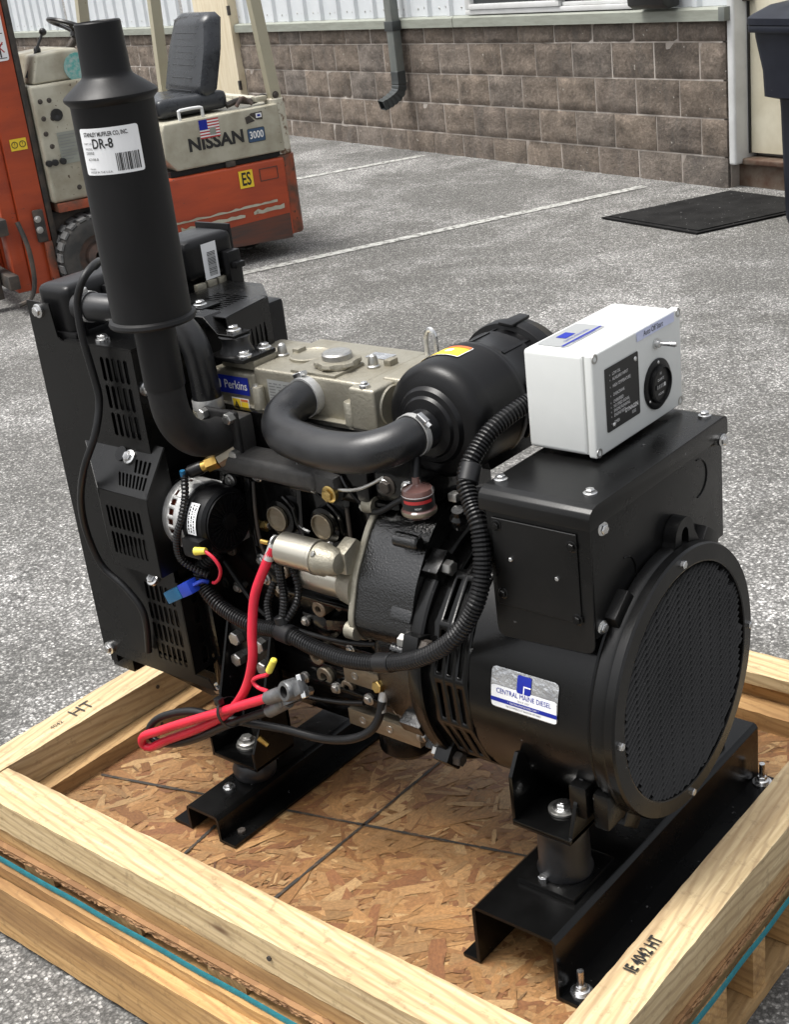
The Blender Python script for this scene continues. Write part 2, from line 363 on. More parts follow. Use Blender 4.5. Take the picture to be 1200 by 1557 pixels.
    def sheet(s, us, vs_, fn, holes=(), fill=.0, slot=(.5, .8), skip=()):
        """grid of cells; cells in holes get a rounded slot cut through, skip drops a cell"""
        for i in range(len(us)-1):
            for j in range(len(vs_)-1):
                if (i, j) in skip: continue
                u0, u1, v0, v1 = us[i], us[i+1], vs_[j], vs_[j+1]
                if (i, j) not in holes:
                    s.vf([fn(u0, v0), fn(u1, v0), fn(u1, v1), fn(u0, v1)], [(0, 1, 2, 3)]); continue
                cu, cv = (u0+u1)/2, (v0+v1)/2; a, b_ = (u1-u0)*slot[0]/2, (v1-v0)*slot[1]/2; q = min(a, b_)*.62
                pts = [(cu-a+q, cv-b_), (cu+a-q, cv-b_), (cu+a, cv-b_+q), (cu+a, cv+b_-q), (cu+a-q, cv+b_), (cu-a+q, cv+b_), (cu-a, cv+b_-q), (cu-a, cv-b_+q)]
                s.vf([fn(u0, v0), fn(u1, v0), fn(u1, v1), fn(u0, v1)]+[fn(*q_) for q_ in pts],
                     [(0, 1, 5, 4), (1, 6, 5), (1, 2, 7, 6), (2, 8, 7), (2, 3, 9, 8), (3, 10, 9), (3, 0, 11, 10), (0, 4, 11)])
        bmesh.ops.remove_doubles(s.bm, verts=s.bm.verts[:], dist=1e-5); return s
    def mesh(s, name, smooth=35, recalc=True):
        if recalc: bmesh.ops.recalc_face_normals(s.bm, faces=s.bm.faces[:])
        me = bpy.data.meshes.new(name); s.bm.to_mesh(me); s.bm.free()
        if smooth:
            me.polygons.foreach_set('use_smooth', [True]*len(me.polygons)); me.set_sharp_from_angle(angle=R(smooth))
        return me
    def build(s, name, mat, parent=None, smooth=35, solid=0., recalc=True, kind=None):
        me = s.mesh(name, smooth, recalc and not solid); me.materials.append(MATS[mat])
        o = link(name, me, parent)
        if solid:
            q = o.modifiers.new('thickness', 'SOLIDIFY'); q.thickness = solid; q.offset = 0
        if kind: o['kind'] = kind
        return o
def link(name, data, parent=None):
    o = bpy.data.objects.new(name, data); COL.objects.link(o)
    if parent is not None:
        o.parent = parent
        o.matrix_parent_inverse = parent.get('_inv_') and Matrix.Identity(4) or INV.get(parent.name, Matrix.Identity(4))
    return o
INV = {}
def thing(name, label, cat, loc, rotz=0, world_parts=True, group=None):
    """an Empty at the base of a thing; its parts are modelled in world coordinates, or in its own frame"""
    o = bpy.data.objects.new(name, None); COL.objects.link(o); o.location = loc; o.rotation_euler = (0, 0, rotz); o.empty_display_size = .1
    o['label'] = label; o['category'] = cat
    if group: o['group'] = group
    if world_parts: INV[o.name] = Matrix.Translation(-Vector(loc))
    return o
def tag(o, label, cat, group=None, kind=None):
    if kind: o['kind'] = kind
    if label: o['label'] = label
    if cat: o['category'] = cat
    if group: o['group'] = group
    return o
def struct(o): o['kind'] = 'structure'; return o
def place(o, loc, ax=None, spin=0.):
    o.location = loc
    if ax is not None:
        o.rotation_mode = 'QUATERNION'; o.rotation_quaternion = Vector(ax).to_track_quat('Z', 'Y') @ Quaternion((0, 0, 1), spin)
    return o
def hexbolt_mesh(flange=True):
    b = MB(); b.lathe([(1.0, -.9), (1.0, .42), (.86, .56)], (0, 0, 0), (0, 0, 1), 6)
    if flange: b.lathe([(1.42, -.9), (1.42, -.18), (1.2, -.06), (.9, -.04)], (0, 0, 0), (0, 0, 1), 20)
    b.lathe([(.55, .55), (.5, .59)], (0, 0, 0), (0, 0, 1), 12)
    return b.mesh('bolt', 30)
BOLT = hexbolt_mesh(); BOLT.materials.append(None)
PLAIN = hexbolt_mesh(False); PLAIN.materials.append(None)
BM = {}
def bolt(parent, loc, ax, r, mat='zinc', plain=False, name='bolt'):
    key = (mat, plain)
    if key not in BM:
        me = (PLAIN if plain else BOLT).copy(); me.materials.clear(); me.materials.append(MATS[mat]); BM[key] = me
    o = link(name, BM[key], parent); place(o, loc, ax, random.uniform(0, 1)); o.scale = (r, r, r); return o
def text(s, size, fn, mat, parent, name='lettering', sx=1., bold=0., align='CENTER', lift=0.):
    """flat print: fn(u,v) maps the sheet of the text to the surface it is printed on"""
    cu = bpy.data.curves.new('t', 'FONT'); cu.body = s; cu.size = size; cu.align_x = align; cu.align_y = 'CENTER'; cu.offset = bold; cu.resolution_u = 3
    ob = bpy.data.objects.new('t', cu); COL.objects.link(ob)
    dg = bpy.context.evaluated_depsgraph_get(); me = bpy.data.meshes.new_from_object(ob.evaluated_get(dg))
    bpy.data.objects.remove(ob); bpy.data.curves.remove(cu)
    for v in me.vertices: v.co = fn(v.co.x*sx, v.co.y)
    me.materials.clear(); me.materials.append(MATS[mat]); me.name = name
    return link(name, me, parent)
def plane_fn(o, u, v):
    o, u, v = Vector(o), Vector(u).normalized(), Vector(v).normalized()
    return lambda a, b: o+u*a+v*b
def decal(rect, fn, mat, parent, name, rad=0., n=1):
    """flat label: rect=(u0,u1,v0,v1) with rounded corners, n columns so that it can follow a curve"""
    u0, u1, v0, v1 = rect; b = MB()
    if rad:
        us = [u0, u0+rad*.3, u0+rad]+[u0+rad+(u1-u0-2*rad)*k/n for k in range(1, n)]+[u1-rad, u1-rad*.3, u1]
        ins = lambda u: rad-math.sqrt(max(0, rad*rad-(rad-min(rad, u-u0, u1-u))**2))
    else: us = [u0+(u1-u0)*k/n for k in range(n+1)]; ins = lambda u: 0
    for a, c in zip(us, us[1:]):
        b.vf([fn(a, v0+ins(a)), fn(c, v0+ins(c)), fn(c, v1-ins(c)), fn(a, v1-ins(a))], [(0, 1, 2, 3)])
    return b.build(name, mat, parent, recalc=False, smooth=0)

# ---------------------------------------------------------------- ground
b = MB(); b.vf([(-70, -40, 0), (40, -40, 0), (40, 60, 0), (-70, 60, 0)], [(0, 1, 2, 3)])
ground = struct(b.build('ground', 'asphalt', None, 0))
def stripe(p, q, w):
    p, q = V(*p, .004), V(*q, .004); s_ = (q-p).cross(V(0, 0, 1)).normalized()*w/2
    b = MB(); N = 14
    for i in range(N):
        a, c = p+(q-p)*i/N, p+(q-p)*(i+1)/N; b.vf([a-s_, c-s_, c+s_, a+s_], [(0, 1, 2, 3)])
    o = struct(b.build('parking_line', 'line_paint', None, 0)); return o
stripe((-6.75, 5.0), (-5.62, 7.18), .085); stripe((-4.35, 3.47), (-3.05, 6.27), .085)

# loose grit and salt grains lying on the asphalt
g = MB(); rr = random.Random(3)
ico = bmesh.new(); bmesh.ops.create_icosphere(ico, subdivisions=1, radius=1); IV = [v.co.copy() for v in ico.verts]; IF = [[v.index for v in f.verts] for f in ico.faces]; ico.free()
for k in range(2600):
    if k % 3 == 0: x, y = rr.uniform(-4.5, -.8), rr.uniform(-1.2, 2.5)
    else: x, y = rr.uniform(-6, 0), rr.uniform(.8, 7)
    s_ = rr.uniform(.0015, .0048)*(1.5 if rr.random() > .93 else 1); q = Quaternion((rr.random(), rr.random(), rr.random()), rr.uniform(0, 6))
    if -.76 < x < .8 and -.62 < y < .68: continue
    g.vf([q @ Vector((v.x*s_, v.y*s_*.8, v.z*s_*.6))+V(x, y, s_*.35) for v in IV], IF)
M('grit', (.42, .41, .39), .8, col2=(.22, .21, .20), ns=30)
o = g.build('gravel', 'grit', None, 0); tag(o, 'loose pale grit scattered over the asphalt', 'gravel', kind='stuff')

# ---------------------------------------------------------------- building along the lot
WA = R(-18); W0 = (-7.894, 8.053, 0)
bld = thing('building', 'long low building with white ribbed siding over brown split-face block', 'building', W0, WA, world_parts=False)
bld.rotation_euler = (0, R(-.45), WA)
SL, SR = -13.0, 5.72
MZ = [-.30, .146, .378, .611, .838, .972]
# mortar bed, set back behind the block faces
wallp = MB().box(SL, SR-.03, .0065, .30, -.35, .972).build('block_wall', 'mortar', bld, 0)
# block meshes: rough split faces, sharing mesh data between alike blocks
def block_mesh(w, h, seed):
    b = MB(); N, K = 11, 7; rows = []
    for j in range(K+1):
        row = []
        for i in range(N+1):
            u, v = i/N, j/K; e = min(u, 1-u)*w; f = min(v, 1-v)*h; rim = min(1, min(e, f)/.022)
            p = Vector((u*w*9, seed*7.3, v*h*9)); d = noise.fractal(p, 1., 2., 4)*.013+noise.noise(p*3.1)*.006
            jit = (noise.noise(p*2+V(5, 5, 5))*.004) if 0 < i < N else 0
            row.append((u*w-w/2+jit, -(.002+rim*(.012+d)), v*h-h/2))
        rows.append(row)
    vs_ = [p for r_ in rows for p in r_]; n0 = len(vs_); F = []
    for j in range(K):
        for i in range(N): a = j*(N+1)+i; F.append((a, a+1, a+N+2, a+N+1))
    back = [(-w/2, .05, -h/2), (w/2, .05, -h/2), (w/2, .05, h/2), (-w/2, .05, h/2)]
    vs_ += back; B0 = n0
    F.append([i for i in range(N+1)][::-1]+[B0, B0+1]); F.append([K*(N+1)+i for i in range(N+1)]+[B0+2, B0+3])
    F.append([j*(N+1) for j in range(K+1)]+[B0+3, B0]); F.append([j*(N+1)+N for j in range(K+1)][::-1]+[B0+1, B0+2])
    b.vf(vs_, F); me = b.mesh('brick', 50); me.materials.append(MATS['split_block']); return me
BW, JT = .4136, .0105
cache = {}
for c in range(5):
    z0, z1 = MZ[c], MZ[c+1]; off = (0 if c % 2 else BW/2)
    s1 = SR - (.20 if c % 2 else 0) ; s_ = SR
    first = True
    while s_ > SL:
        w = BW
        if first and c % 2: w = BW*.55
        first = False
        a, e = max(s_-w, SL), s_
        if not (e > -2.05 and a < -1.0+.0 and False):
            dw, dh = e-a-JT, z1-z0-JT; key = (round(dw, 2), c in (0,), c == 4, random.randrange(5))
            if dw > .04:
                if key not in cache: cache[key] = block_mesh(dw, dh, len(cache)+1)
                o = link('brick', cache[key], wallp); o.location = ((a+e)/2, 0.007+random.uniform(-.003, .002), (z0+z1)/2)
        s_ -= w
# sill flashing, in lengths
fl = 0
for a, e in ((SL, -6.), (-6., -1.02), (-.90, 2.9), (2.904, SR+.04)):
    MB().prism([(-.045, .965), (-.045, 1.03), (-.03, 1.042), (.10, 1.046), (.10, .965)], lambda u, v, w: V(w, u, v), a, e-.004).build('sill_flashing', 'flashing', bld, 30)
MB().box(SR-.01, SR+.042, -.047, .1, .963, 1.044, .003).build('flashing_end_cap', 'spout_grey', bld)
# ribbed siding panels with screws
def siding(a, e):
    b = MB(); prof = []; x = a
    while x < e-1e-6:
        for du, dv in ((0, 0), (.15, 0), (.168, -.03), (.205, -.03), (.223, 0)): prof.append((min(x+du, e), .02+dv))
        x += .30
    for (u0, y0), (u1, y1) in zip(prof, prof[1:]):
        if u1-u0 > 1e-5: b.vf([(u0, y0, 1.046), (u1, y1, 1.046), (u1, y1, 3.2), (u0, y0, 3.2)], [(0, 1, 2, 3)])
    bmesh.ops.remove_doubles(b.bm, verts=b.bm.verts[:], dist=1e-5)
    o = b.build('siding_panel', 'siding', bld, 20, recalc=False)
    x = a
    while x < e-.1:
        for du in (.03, .12):
            q = bolt(o, (x+du, .02, 1.10+.012*random.random()), (0, -1, 0), .008, 'dull_zinc', name='screw')
        x += .30
for a, e in ((SL, -9.4), (-9.4, -5.8), (-5.8, -2.2), (-2.2, -1.72), (-.90, 2.02), (2.02, 3.06), (4.99, SR+.02)): siding(a, e)
MB().box(3.06, 4.99, .0, .05, 1.6, 3.2).build('siding_upper', 'siding', bld)
# window
win = MB().box(3.07, 4.98, -.035, .05, 1.05, 1.084, .006).build('window_sill', 'trim_white', bld)
for a, e in ((3.07, 3.13), (4.90, 4.98)): MB().box(a, e, -.034, .04, 1.086, 2.3, .005).build('window_frame', 'trim_white', win)
MB().box(3.13, 4.20, -.045, .03, 1.086, 1.122, .004).build('sash', 'trim_white', win); MB().box(4.16, 4.21, -.047, .03, 1.124, 2.3, .004).build('sash', 'trim_white', win)
MB().box(4.21, 4.9, -.02, .03, 1.086, 1.110, .004).build('sash', 'trim_white', win)
for a, e in ((3.135, 4.155), (4.212, 4.895)): MB().box(a, e, .005, .012, 1.111, 2.3).build('pane', 'window_glass', win)
# wall lantern by the window
lp = MB().prism([(-.02, 1.60), (-.18, 1.55), (-.16, 1.08), (-.11, 1.05), (-.02, 1.06)], lambda u, v, w: V(w, u, v), 5.03, 5.36, .012).build('wall_light', 'lamp_black', bld)
MB().box(5.09, 5.30, -.181, -.16, 1.12, 1.30, .008).build('light_face', 'lamp_black', lp)
# downspout with strap and elbow
sp = MB().box(2.06, 2.16, -.125, -.048, .60, 3.2, .01).build('downspout', 'spout_grey', bld)
MB().box(2.048, 2.172, -.132, -.046, .955, 1.03, .004).build('strap', 'spout_dark', sp)
el = MB(); path = [(2.11, -.087, .64), (2.11, -.09, .52), (2.105, -.12, .46), (2.09, -.19, .415), (2.08, -.26, .39)]
P_ = spline(path, .012)
for i in range(len(P_)):
    pass
def rect_tube(b, P, hw, hd, rf):
    rings = []
    for i, p in enumerate(P):
        t = (P[min(i+1, len(P)-1)]-P[max(i-1, 0)]).normalized(); x = V(1, 0, 0); x = (x-t*x.dot(t)).normalized(); y = t.cross(x); k = rf(i)
        rings.append([b.bm.verts.new(p+x*hw*k*sx+y*hd*k*sy) for sx, sy in ((-1, -1), (1, -1), (1, 1), (-1, 1))])
    for A, B in zip(rings, rings[1:]):
        for i in range(4): b.bm.faces.new((A[i], A[(i+1) % 4], B[(i+1) % 4], B[i]))
rect_tube(el, P_, .05, .038, lambda i: 1.0 if i < 8 or i > len(P_)-4 else (1.05 if i % 3 else .94))
el.build('spout_elbow', 'spout_dark', sp, 25, solid=.003)
# cream door panel hung in the wall behind the forklift
dp = MB().box(-1.72, -.905, -.075, .02, .02, 3.1, .004).build('side_door', 'plywood_cream', bld)
for z in (.42, 1.13, 1.9): MB().box(-.92, -.885, -.085, -.06, z, z+.09, .003).build('hinge', 'steel_dark', dp)
# entrance at the corner
MB().box(SR-.03, SR+.0, .03, .22, -.3, .96).build('block_return', 'mortar', bld)
ent = MB().box(SR+.035, 7.2, .13, .19, .16, 3.0, .004).build('entrance_door', 'door_cream', bld)
MB().box(SR+.005, SR+.065, .0, .20, .10, 3.2, .02, 3).build('door_jamb', 'trim_white', bld)
MB().box(SR+.06, 7.2, .06, .2, .095, .135, .012, 3).build('threshold', 'threshold', bld)
MB().box(SR+.0, 7.2, .10, .25, -.3, .094).build('step_base', 'threshold', bld)
MB().box(SR+.067, SR+.077, .115, .135, .16, 3.0).build('door_seal', 'ink_black', ent)
MB().box(SR+.06, SR+.12, .08, .128, 1.06, 1.12, .004).build('hinge', 'steel_dark', ent)
MB().box(SR-.02, 7.4, .21, .4, -.2, 3.3).build('inner_wall', 'mortar', bld)

# ---------------------------------------------------------------- rubber mat and wheeled bin
mp0, mp1, mp2, mp3 = V(-2.818, 5.355), V(-2.05, 5.102), V(-1.62, 5.92), V(-2.389, 6.176)
def bil(u, v, z): p = mp0*(1-u)*(1-v)+mp1*u*(1-v)+mp2*u*v+mp3*(1-u)*v; return V(p.x, p.y, z)
mp0, mp1, mp2, mp3 = [V(p.x, p.y) for p in (mp0, mp1, mp2, mp3)]
mt = thing('door_mat', 'flat black rubber mat on the asphalt in front of the entrance', 'door mat', (-2.2, 5.6, 0))
b = MB(); b.prism([(0, 0), (1, 0), (1, 1), (0, 1)], lambda u, v, w: bil(u, v, w), .004, .013); b.build('mat_base', 'mat_black', mt)
b = MB(); b.prism([(.035, .035), (.965, .035), (.965, .965), (.035, .965)], lambda u, v, w: bil(u, v, w), .0131, .019); b.build('mat_pad', 'mat_black', mt)

wb = thing('wheeled_bin', 'dark navy plastic wheeled rubbish bin standing by the entrance door', 'wheeled bin', (-1.385, 5.375, 0), R(-24), world_parts=False)
def rring(hx, hy, z, k=.05, cx=0, cy=0):
    pts = []
    for sx, sy, a0 in ((1, 1, 0), (-1, 1, 90), (-1, -1, 180), (1, -1, 270)):
        for d in (0, 30, 60, 90): pts.append((cx+sx*(hx-k)+k*math.cos(R(a0+d)), cy+sy*(hy-k)+k*math.sin(R(a0+d)), z))
    return pts
def loft(b, rings, cap=True):
    rv = [[b.bm.verts.new(p) for p in r_] for r_ in rings]; n = len(rv[0])
    for A, B in zip(rv, rv[1:]):
        for i in range(n): b.bm.faces.new((A[i], A[(i+1) % n], B[(i+1) % n], B[i]))
    if cap: b.bm.faces.new(rv[0][::-1]); b.bm.faces.new(rv[-1])
b = MB(); loft(b, [rring(.165, .18, .03), rring(.18, .195, .08), rring(.195, .21, .50), rring(.20, .215, .66), rring(.203, .218, .70), rring(.255, .275, .72), rring(.262, .28, .85), rring(.29, .305, 1.02), rring(.292, .307, 1.06)])
b.build('bin_body', 'bin_navy', wb, 40)
b = MB(); loft(b, [rring(.31, .33, 1.045), rring(.313, .333, 1.05), rring(.313, .333, 1.075), rring(.31, .33, 1.08)]); b.build('rim', 'bin_navy', wb, 40)
b = MB(); loft(b, [rring(.316, .336, 1.083), rring(.316, .336, 1.115), rring(.30, .32, 1.13), rring(.24, .25, 1.17), rring(.14, .15, 1.19)]); b.build('lid', 'bin_navy', wb, 40)
for sx in (-1, 1): MB().cyl((sx*.17, .25, .1), (sx*.23, .25, .1), .1, n=24, bev=.01).build('wheel', 'tyre_side', wb)

# ---------------------------------------------------------------- forklift (own frame: x forward, y towards the lot, z up)
fk = thing('forklift', 'old orange and cream counterbalance forklift with black seat parked behind the generator', 'forklift', (-4.267, 4.184, 0), R(250), world_parts=False)
side = MB().box(-.015, .86, -.98, 0, .115, .578, .016, 3).build('side_panel', 'orange_paint', fk)
MB().prism([(0.0, .10), (.87, .14), (.86, .222), (0.0, .250)], lambda u, v, w: V(u, w, v), -.5, .003).build('scuffed_skirt', 'scuffed_skirt', side)
fs = lambda x, z: plane_fn((x, .004, z), (-1, 0, 0), (0, 0, 1))
fw_ = lambda x, z: plane_fn((x, .0035, z), (-1, 0, 0), (0, 0, 1))
def ragged(x0, x1, z, h, seed):
    b = MB(); rg = random.Random(seed); N = 26; pts = []
    for i in range(N+1):
        t = i/N; x = x0+(x1-x0)*t; pts.append((x, z+.012*t+rg.uniform(-.2, .2)*h*.5, h*rg.uniform(.45, 1.)))
    for (xa, za, ha), (xb, zb, hb) in zip(pts, pts[1:]):
        if rg.random() < .12:
            if len(b.bm.faces): b.build('stripe', 'forklift_cream', side, 0); b = MB()
            continue
        b.vf([(xa, .0055, za), (xb, .0055, zb), (xb, .0055, zb+hb), (xa, .0055, za+ha)], [(0, 1, 2, 3)])
    if len(b.bm.faces): b.build('stripe', 'forklift_cream', side, 0)
ragged(.79, .03, .272, .030, 1); ragged(.79, .07, .318, .016, 2)
# recessed cover outline
b = MB()
for x0, x1, z0, z1 in ((.04, .16, .463, .468), (.04, .16, .532, .537), (.04, .045, .468, .532), (.155, .16, .468, .532)): b.box(x0, x1, -.002, .003, z0, z1)
b.build('cover_outline', 'scuffed_skirt', side)
decal((-.045, .045, -.05, .05), fs(.25, .495), 'ink_yellow', side, 'sticker'); text('ES', .105, plane_fn((.25, .0055, .493), (-1, 0, 0), (0, 0, 1)), 'ink_black', side, sx=.62, bold=.002)
# rear bumper column
b = MB(); b.lathe([(.075, .12), (.08, .13), (.08, .585), (.06, .59)], (-.03, -.085, 0), (0, 0, 1), 20); b.box(-.11, -.02, -.92, -.085, .12, .587, .01); b.build('rear_bumper', 'bumper_worn', fk)
b = MB(); b.lathe([(.058, .592), (.058, .905), (.045, .912)], (-.035, -.07, 0), (0, 0, 1), 16); b.box(-.09, -.03, -.93, -.07, .592, .9, .008); b.build('rear_post_base', 'cream_worn', fk)
# battery hood
hood = MB().prism([(-.03, .612), (.66, .612), (.725, .69), (.715, .845), (.70, .88), (-.02, .885)], lambda u, v, w: V(u, w, v), -.97, 0., .014, 3).build('battery_hood', 'forklift_cream', fk)
text('NISSAN', .098, plane_fn((.397, .003, .738), (-1, 0, 0), (0, 0, 1)), 'ink_black', hood, sx=1.06, bold=.0036)
decal((-.056, .056, -.04, .04), plane_fn((.143, .003, .732), (-1, 0, 0), (0, 0, 1)), 'spout_dark', hood, 'badge', .008)
MATS['badge_blue'] = M('badge_blue', (.03, .07, .14), .5)
decal((-.053, .053, -.037, .037), plane_fn((.143, .0036, .732), (-1, 0, 0), (0, 0, 1)), 'badge_blue', hood, 'badge', .008)
text('3000', .058, plane_fn((.143, .005, .732), (-1, 0, 0), (0, 0, 1)), 'ink_white', hood, sx=.78, bold=.0012)
# flag sticker
for k in range(13):
    z = .868-.0080*k; decal((-.062, .062, -.0040, .0040), plane_fn((.428, .0032, z-.004), (-1, 0, 0), (0, 0, 1)), 'ink_red' if k % 2 == 0 else 'ink_white', hood, 'flag_stripe')
decal((-.062, -.010, -.028, .028), plane_fn((.428, .0042, .840), (-1, 0, 0), (0, 0, 1)), 'ink_blue', hood, 'flag_canton')
decal((-.014, .024, -.020, .020), plane_fn((.415, .0048, .798), (-1, 0, 0), (0, 0, 1)), 'flashing', hood, 'sticker')
# torn sticker
b = MB(); fn = plane_fn((.15, .0032, .828), (-1, 0, 0), (0, 0, 1))
for poly in (((-.045, -.028), (.01, -.018), (-.02, .018), (-.05, .01)), ((-.02, .02), (.02, -.012), (.06, -.016), (.062, .03), (-.01, .028))): b.vf([fn(*p) for p in poly], [(0, 1, 2, 3, 4)[:len(poly)]])
b.build('torn_sticker', 'steel_dark', hood, 0); decal((-.018, .018, -.013, .013), plane_fn((.112, .0042, .838), (-1, 0, 0), (0, 0, 1)), 'label_white', hood, 'sticker'); decal((-.01, .01, -.006, .006), plane_fn((.112, .0052, .838), (-1, 0, 0), (0, 0, 1)), 'ink_blue', hood, 'sticker')
MB().tube(spline([(.585, -.03, .88), (.585, -.03, .92), (.575, -.03, .935), (.455, -.03, .935), (.443, -.03, .92), (.443, -.03, .88)], .008), .0095, 10).build('grab_handle', 'trim_white', hood)
MB().box(.0, .70, -.95, -.02, .58, .611).build('chassis_gap', 'void', fk)
MB().box(.30, .36, -.02, .002, .58, .612, .004).build('latch', 'steel_dark', fk)
# seat
seat = thing_seat = MB().box(.24, .68, -.64, -.10, .895, 1.0, .045, 4).build('seat_cushion', 'vinyl', fk, 60)
bk = MB(); bb = bmesh.new()
def seat_back(x0, dx, pad):
    rows = []
    for j in range(15):
        t = j/14; z = .98+.44*t; xc = .365-.13*t; hw = .285-.06*max(0, t-.55)/.45*(1 if t < 1 else 1.1); th = .055
        if j in (0, 14): th = .03; hw -= .02
        pl_ = .006 if j % 2 else 0
        rows.append([(xc+th+.012-pl_, s_*hw*.62-.37, z) for s_ in (-1, 0, 1)]+[(xc+th-.004, hw*.93-.37, z), (xc+th*.2, hw-.37, z), (xc-th, hw*.95-.37, z), (xc-th, -hw*.95-.37, z), (xc+th*.2, -hw-.37, z), (xc+th-.004, -hw*.93-.37, z)])
    return rows
loft(bk, seat_back(0, 0, 0)); bk.build('seat_back', 'vinyl', fk, 50)
pl = MB()
for j in range(11): t = (j+1)/13; pl.box(.365-.13*t+.060, .365-.13*t+.0655, -.53, -.21, .98+.44*t-.002, .98+.44*t+.002, .001, 1)
pl.build('seat_pleats', 'vinyl', fk)
# overhead guard posts and folded belt
def post(name, p, q, w, d, mat='post_cream'):
    p, q = Vector(p), Vector(q); b = MB(); x = V(1, 0, 0); y = V(0, 1, 0)
    b.vf([p+x*sx*w+y*sy*d for sx, sy in ((-1, -1), (1, -1), (1, 1), (-1, 1))]+[q+x*sx*w+y*sy*d for sx, sy in ((-1, -1), (1, -1), (1, 1), (-1, 1))],
         [(3, 2, 1, 0), (4, 5, 6, 7), (0, 1, 5, 4), (1, 2, 6, 5), (2, 3, 7, 6), (3, 0, 4, 7)]); return b.build(name, mat, fk, 0)
post('guard_post', (-.035, -.06, .905), (.055, -.06, 2.0), .032, .03); post('guard_post', (.33, -.90, .6), (.26, -.90, 2.0), .032, .03)
post('guard_post', (.82, -.90, .6), (.70, -.90, 2.0), .03, .03)
bolt(fk, (-.03, -.028, .93), (0, 1, 0), .016, 'steel_dark')
MB().tube(spline([(.26, -.10, .91), (.18, -.10, .925), (.10, -.09, .91), (.02, -.10, .925), (-.02, -.12, .905)], .02), .018, 8).build('folded_belt', 'steel_dark', fk)
MB().tube(spline([(.22, -.05, .90), (.18, -.05, .94), (.15, -.06, .93), (.12, -.04, .90)], .02), .012, 8).build('folded_belt', 'rim_dirty', fk)
MB().box(.02, .10, -.10, -.04, .905, .935, .01).build('cream_tool', 'forklift_cream', fk)
# cowl, dash, plate
cowl = MB().box(1.02, 1.375, -.88, -.10, .555, 1.185, .02, 3).build('front_cowl', 'forklift_cream', fk)
MB().prism([(1.345, 1.187), (1.30, 1.335), (1.07, 1.345), (1.0, 1.187)], lambda u, v, w: V(u, w, v), -.70, -.13, .018, 3).build('dash_cover', 'forklift_cream', fk)
cf = lambda x, z: plane_fn((x, -.097, z), (-1, 0, 0), (0, 0, 1))
b = MB(); b.lathe([(.075, 0), (.075, .004)], (1.085, -.128, 1.245), (0, 1, 0), 28); b.build('round_sticker', 'teal_sticker', fk)
MB().lathe([(.033, 0), (.033, .012), (.022, .013), (.0, .006)], (1.262, -.099, 1.02), (0, 1, 0), 24).build('gauge', 'lamp_black', cowl)
decal((-.058, .058, -.085, .085), cf(1.225, .842), 'flashing', cowl, 'data_plate')
pb = MB(); fn = plane_fn((1.225, -.0955, .842), (-1, 0, 0), (0, 0, 1))
for k in range(9): pb.vf([fn(-.05, .07-.016*k), fn(.05-.02*(k % 3), .07-.016*k), fn(.05-.02*(k % 3), .066-.016*k), fn(-.05, .066-.016*k)], [(0, 1, 2, 3)])
pb.build('data_plate_print', 'ink_grey', cowl, 0)
for x, z in ((1.335, 1.10), (1.285, 1.10), (1.335, 1.01), (1.285, 1.005), (1.34, .93), (1.32, .86), (1.215, .62)): bolt(cowl, (x, -.099, z), (0, 1, 0), .011, 'steel_dark')
for x in (1.36, 1.325, 1.28): MB().lathe([(.018, 0), (.018, .02), (.008, .022)], (x, -.10, .775), (0, 1, 0), 14).build('plug_socket', 'lamp_black', cowl)
MB().box(1.0, 1.36, -.9, -.08, .505, .553, .004).build('floor_plate', 'bumper_worn', fk)
# steering wheel on its column, levers
sw = MB(); c0 = V(.93, -.47, 1.425); ax = V(-.45, .0, 1).normalized(); x_, y_, z_ = frame_of(ax)
sw.tube([c0+(x_*math.cos(a)+y_*math.sin(a))*.165 for a in [2*math.pi*k/40 for k in range(41)]], .0125, 8, False)
for a in (.4, 2.5, 4.6): sw.tube([c0-z_*.03, c0+(x_*math.cos(a)+y_*math.sin(a))*.16], .009, 6)
sw.lathe([(.035, -.05), (.035, -.01), (.02, 0)], c0, z_, 14); sw.build('steering_wheel', 'lamp_black', fk)
MB().cyl(c0-z_*.05, (1.12, -.47, 1.2), .022, n=12).build('steering_column', 'steel_dark', fk)
for p, q in (((1.20, -.30, 1.20), (1.235, -.30, 1.35)), ((1.34, -.25, 1.22), (1.19, -.28, 1.44))):
    MB().tube([p, q], .008, 8).build('lever', 'lamp_black', fk); MB().sphere(q, .021, 12).build('lever_knob', 'lamp_black', fk)
# mast: two uprights with inner rails, cross members, chains
def upright(y0, y1):
    u = MB().box(1.418, 1.575, y0, y1, .08, 2.4, .008).build('mast_upright', 'orange_paint', fk)
    MB().box(1.383, 1.416, y0-.02, y1+.005, .28, 2.4, .006).build('mast_rail', 'steel_dark', u)
    MB().box(1.577, 1.66, y0+.0, y1-.02, .10, 2.4, .008).build('inner_upright', 'orange_paint', u)
    return u
u1 = upright(-.30, -.15); upright(-.86, -.71)
mf = lambda x, z: plane_fn((x, -.1465, z), (-1, 0, 0), (0, 0, 1))
decal((-.046, .046, -.031, .031), mf(1.488, .897), 'ink_yellow', u1, 'warning_sticker')
for dx in (-.022, .022):
    b = MB(); b.lathe([(.018, 0), (.018, .001), (.014, .001)], (1.488+dx, -.146, .897), (0, 1, 0), 16, caps=False); b.build('pictogram', 'ink_black', u1)
    text('!', .030, plane_fn((1.488+dx, -.1445, .897), (-1, 0, 0), (0, 0, 1)), 'ink_black', u1, 'pictogram')
decal((-.04, .04, -.13, .13), mf(1.478, 1.46), 'label_white', u1, 'warning_plate', .012)
fn = plane_fn((1.478, -.1455, 1.46), (-1, 0, 0), (0, 0, 1)); fn2 = plane_fn((1.478, -.145, 1.46), (-1, 0, 0), (0, 0, 1))
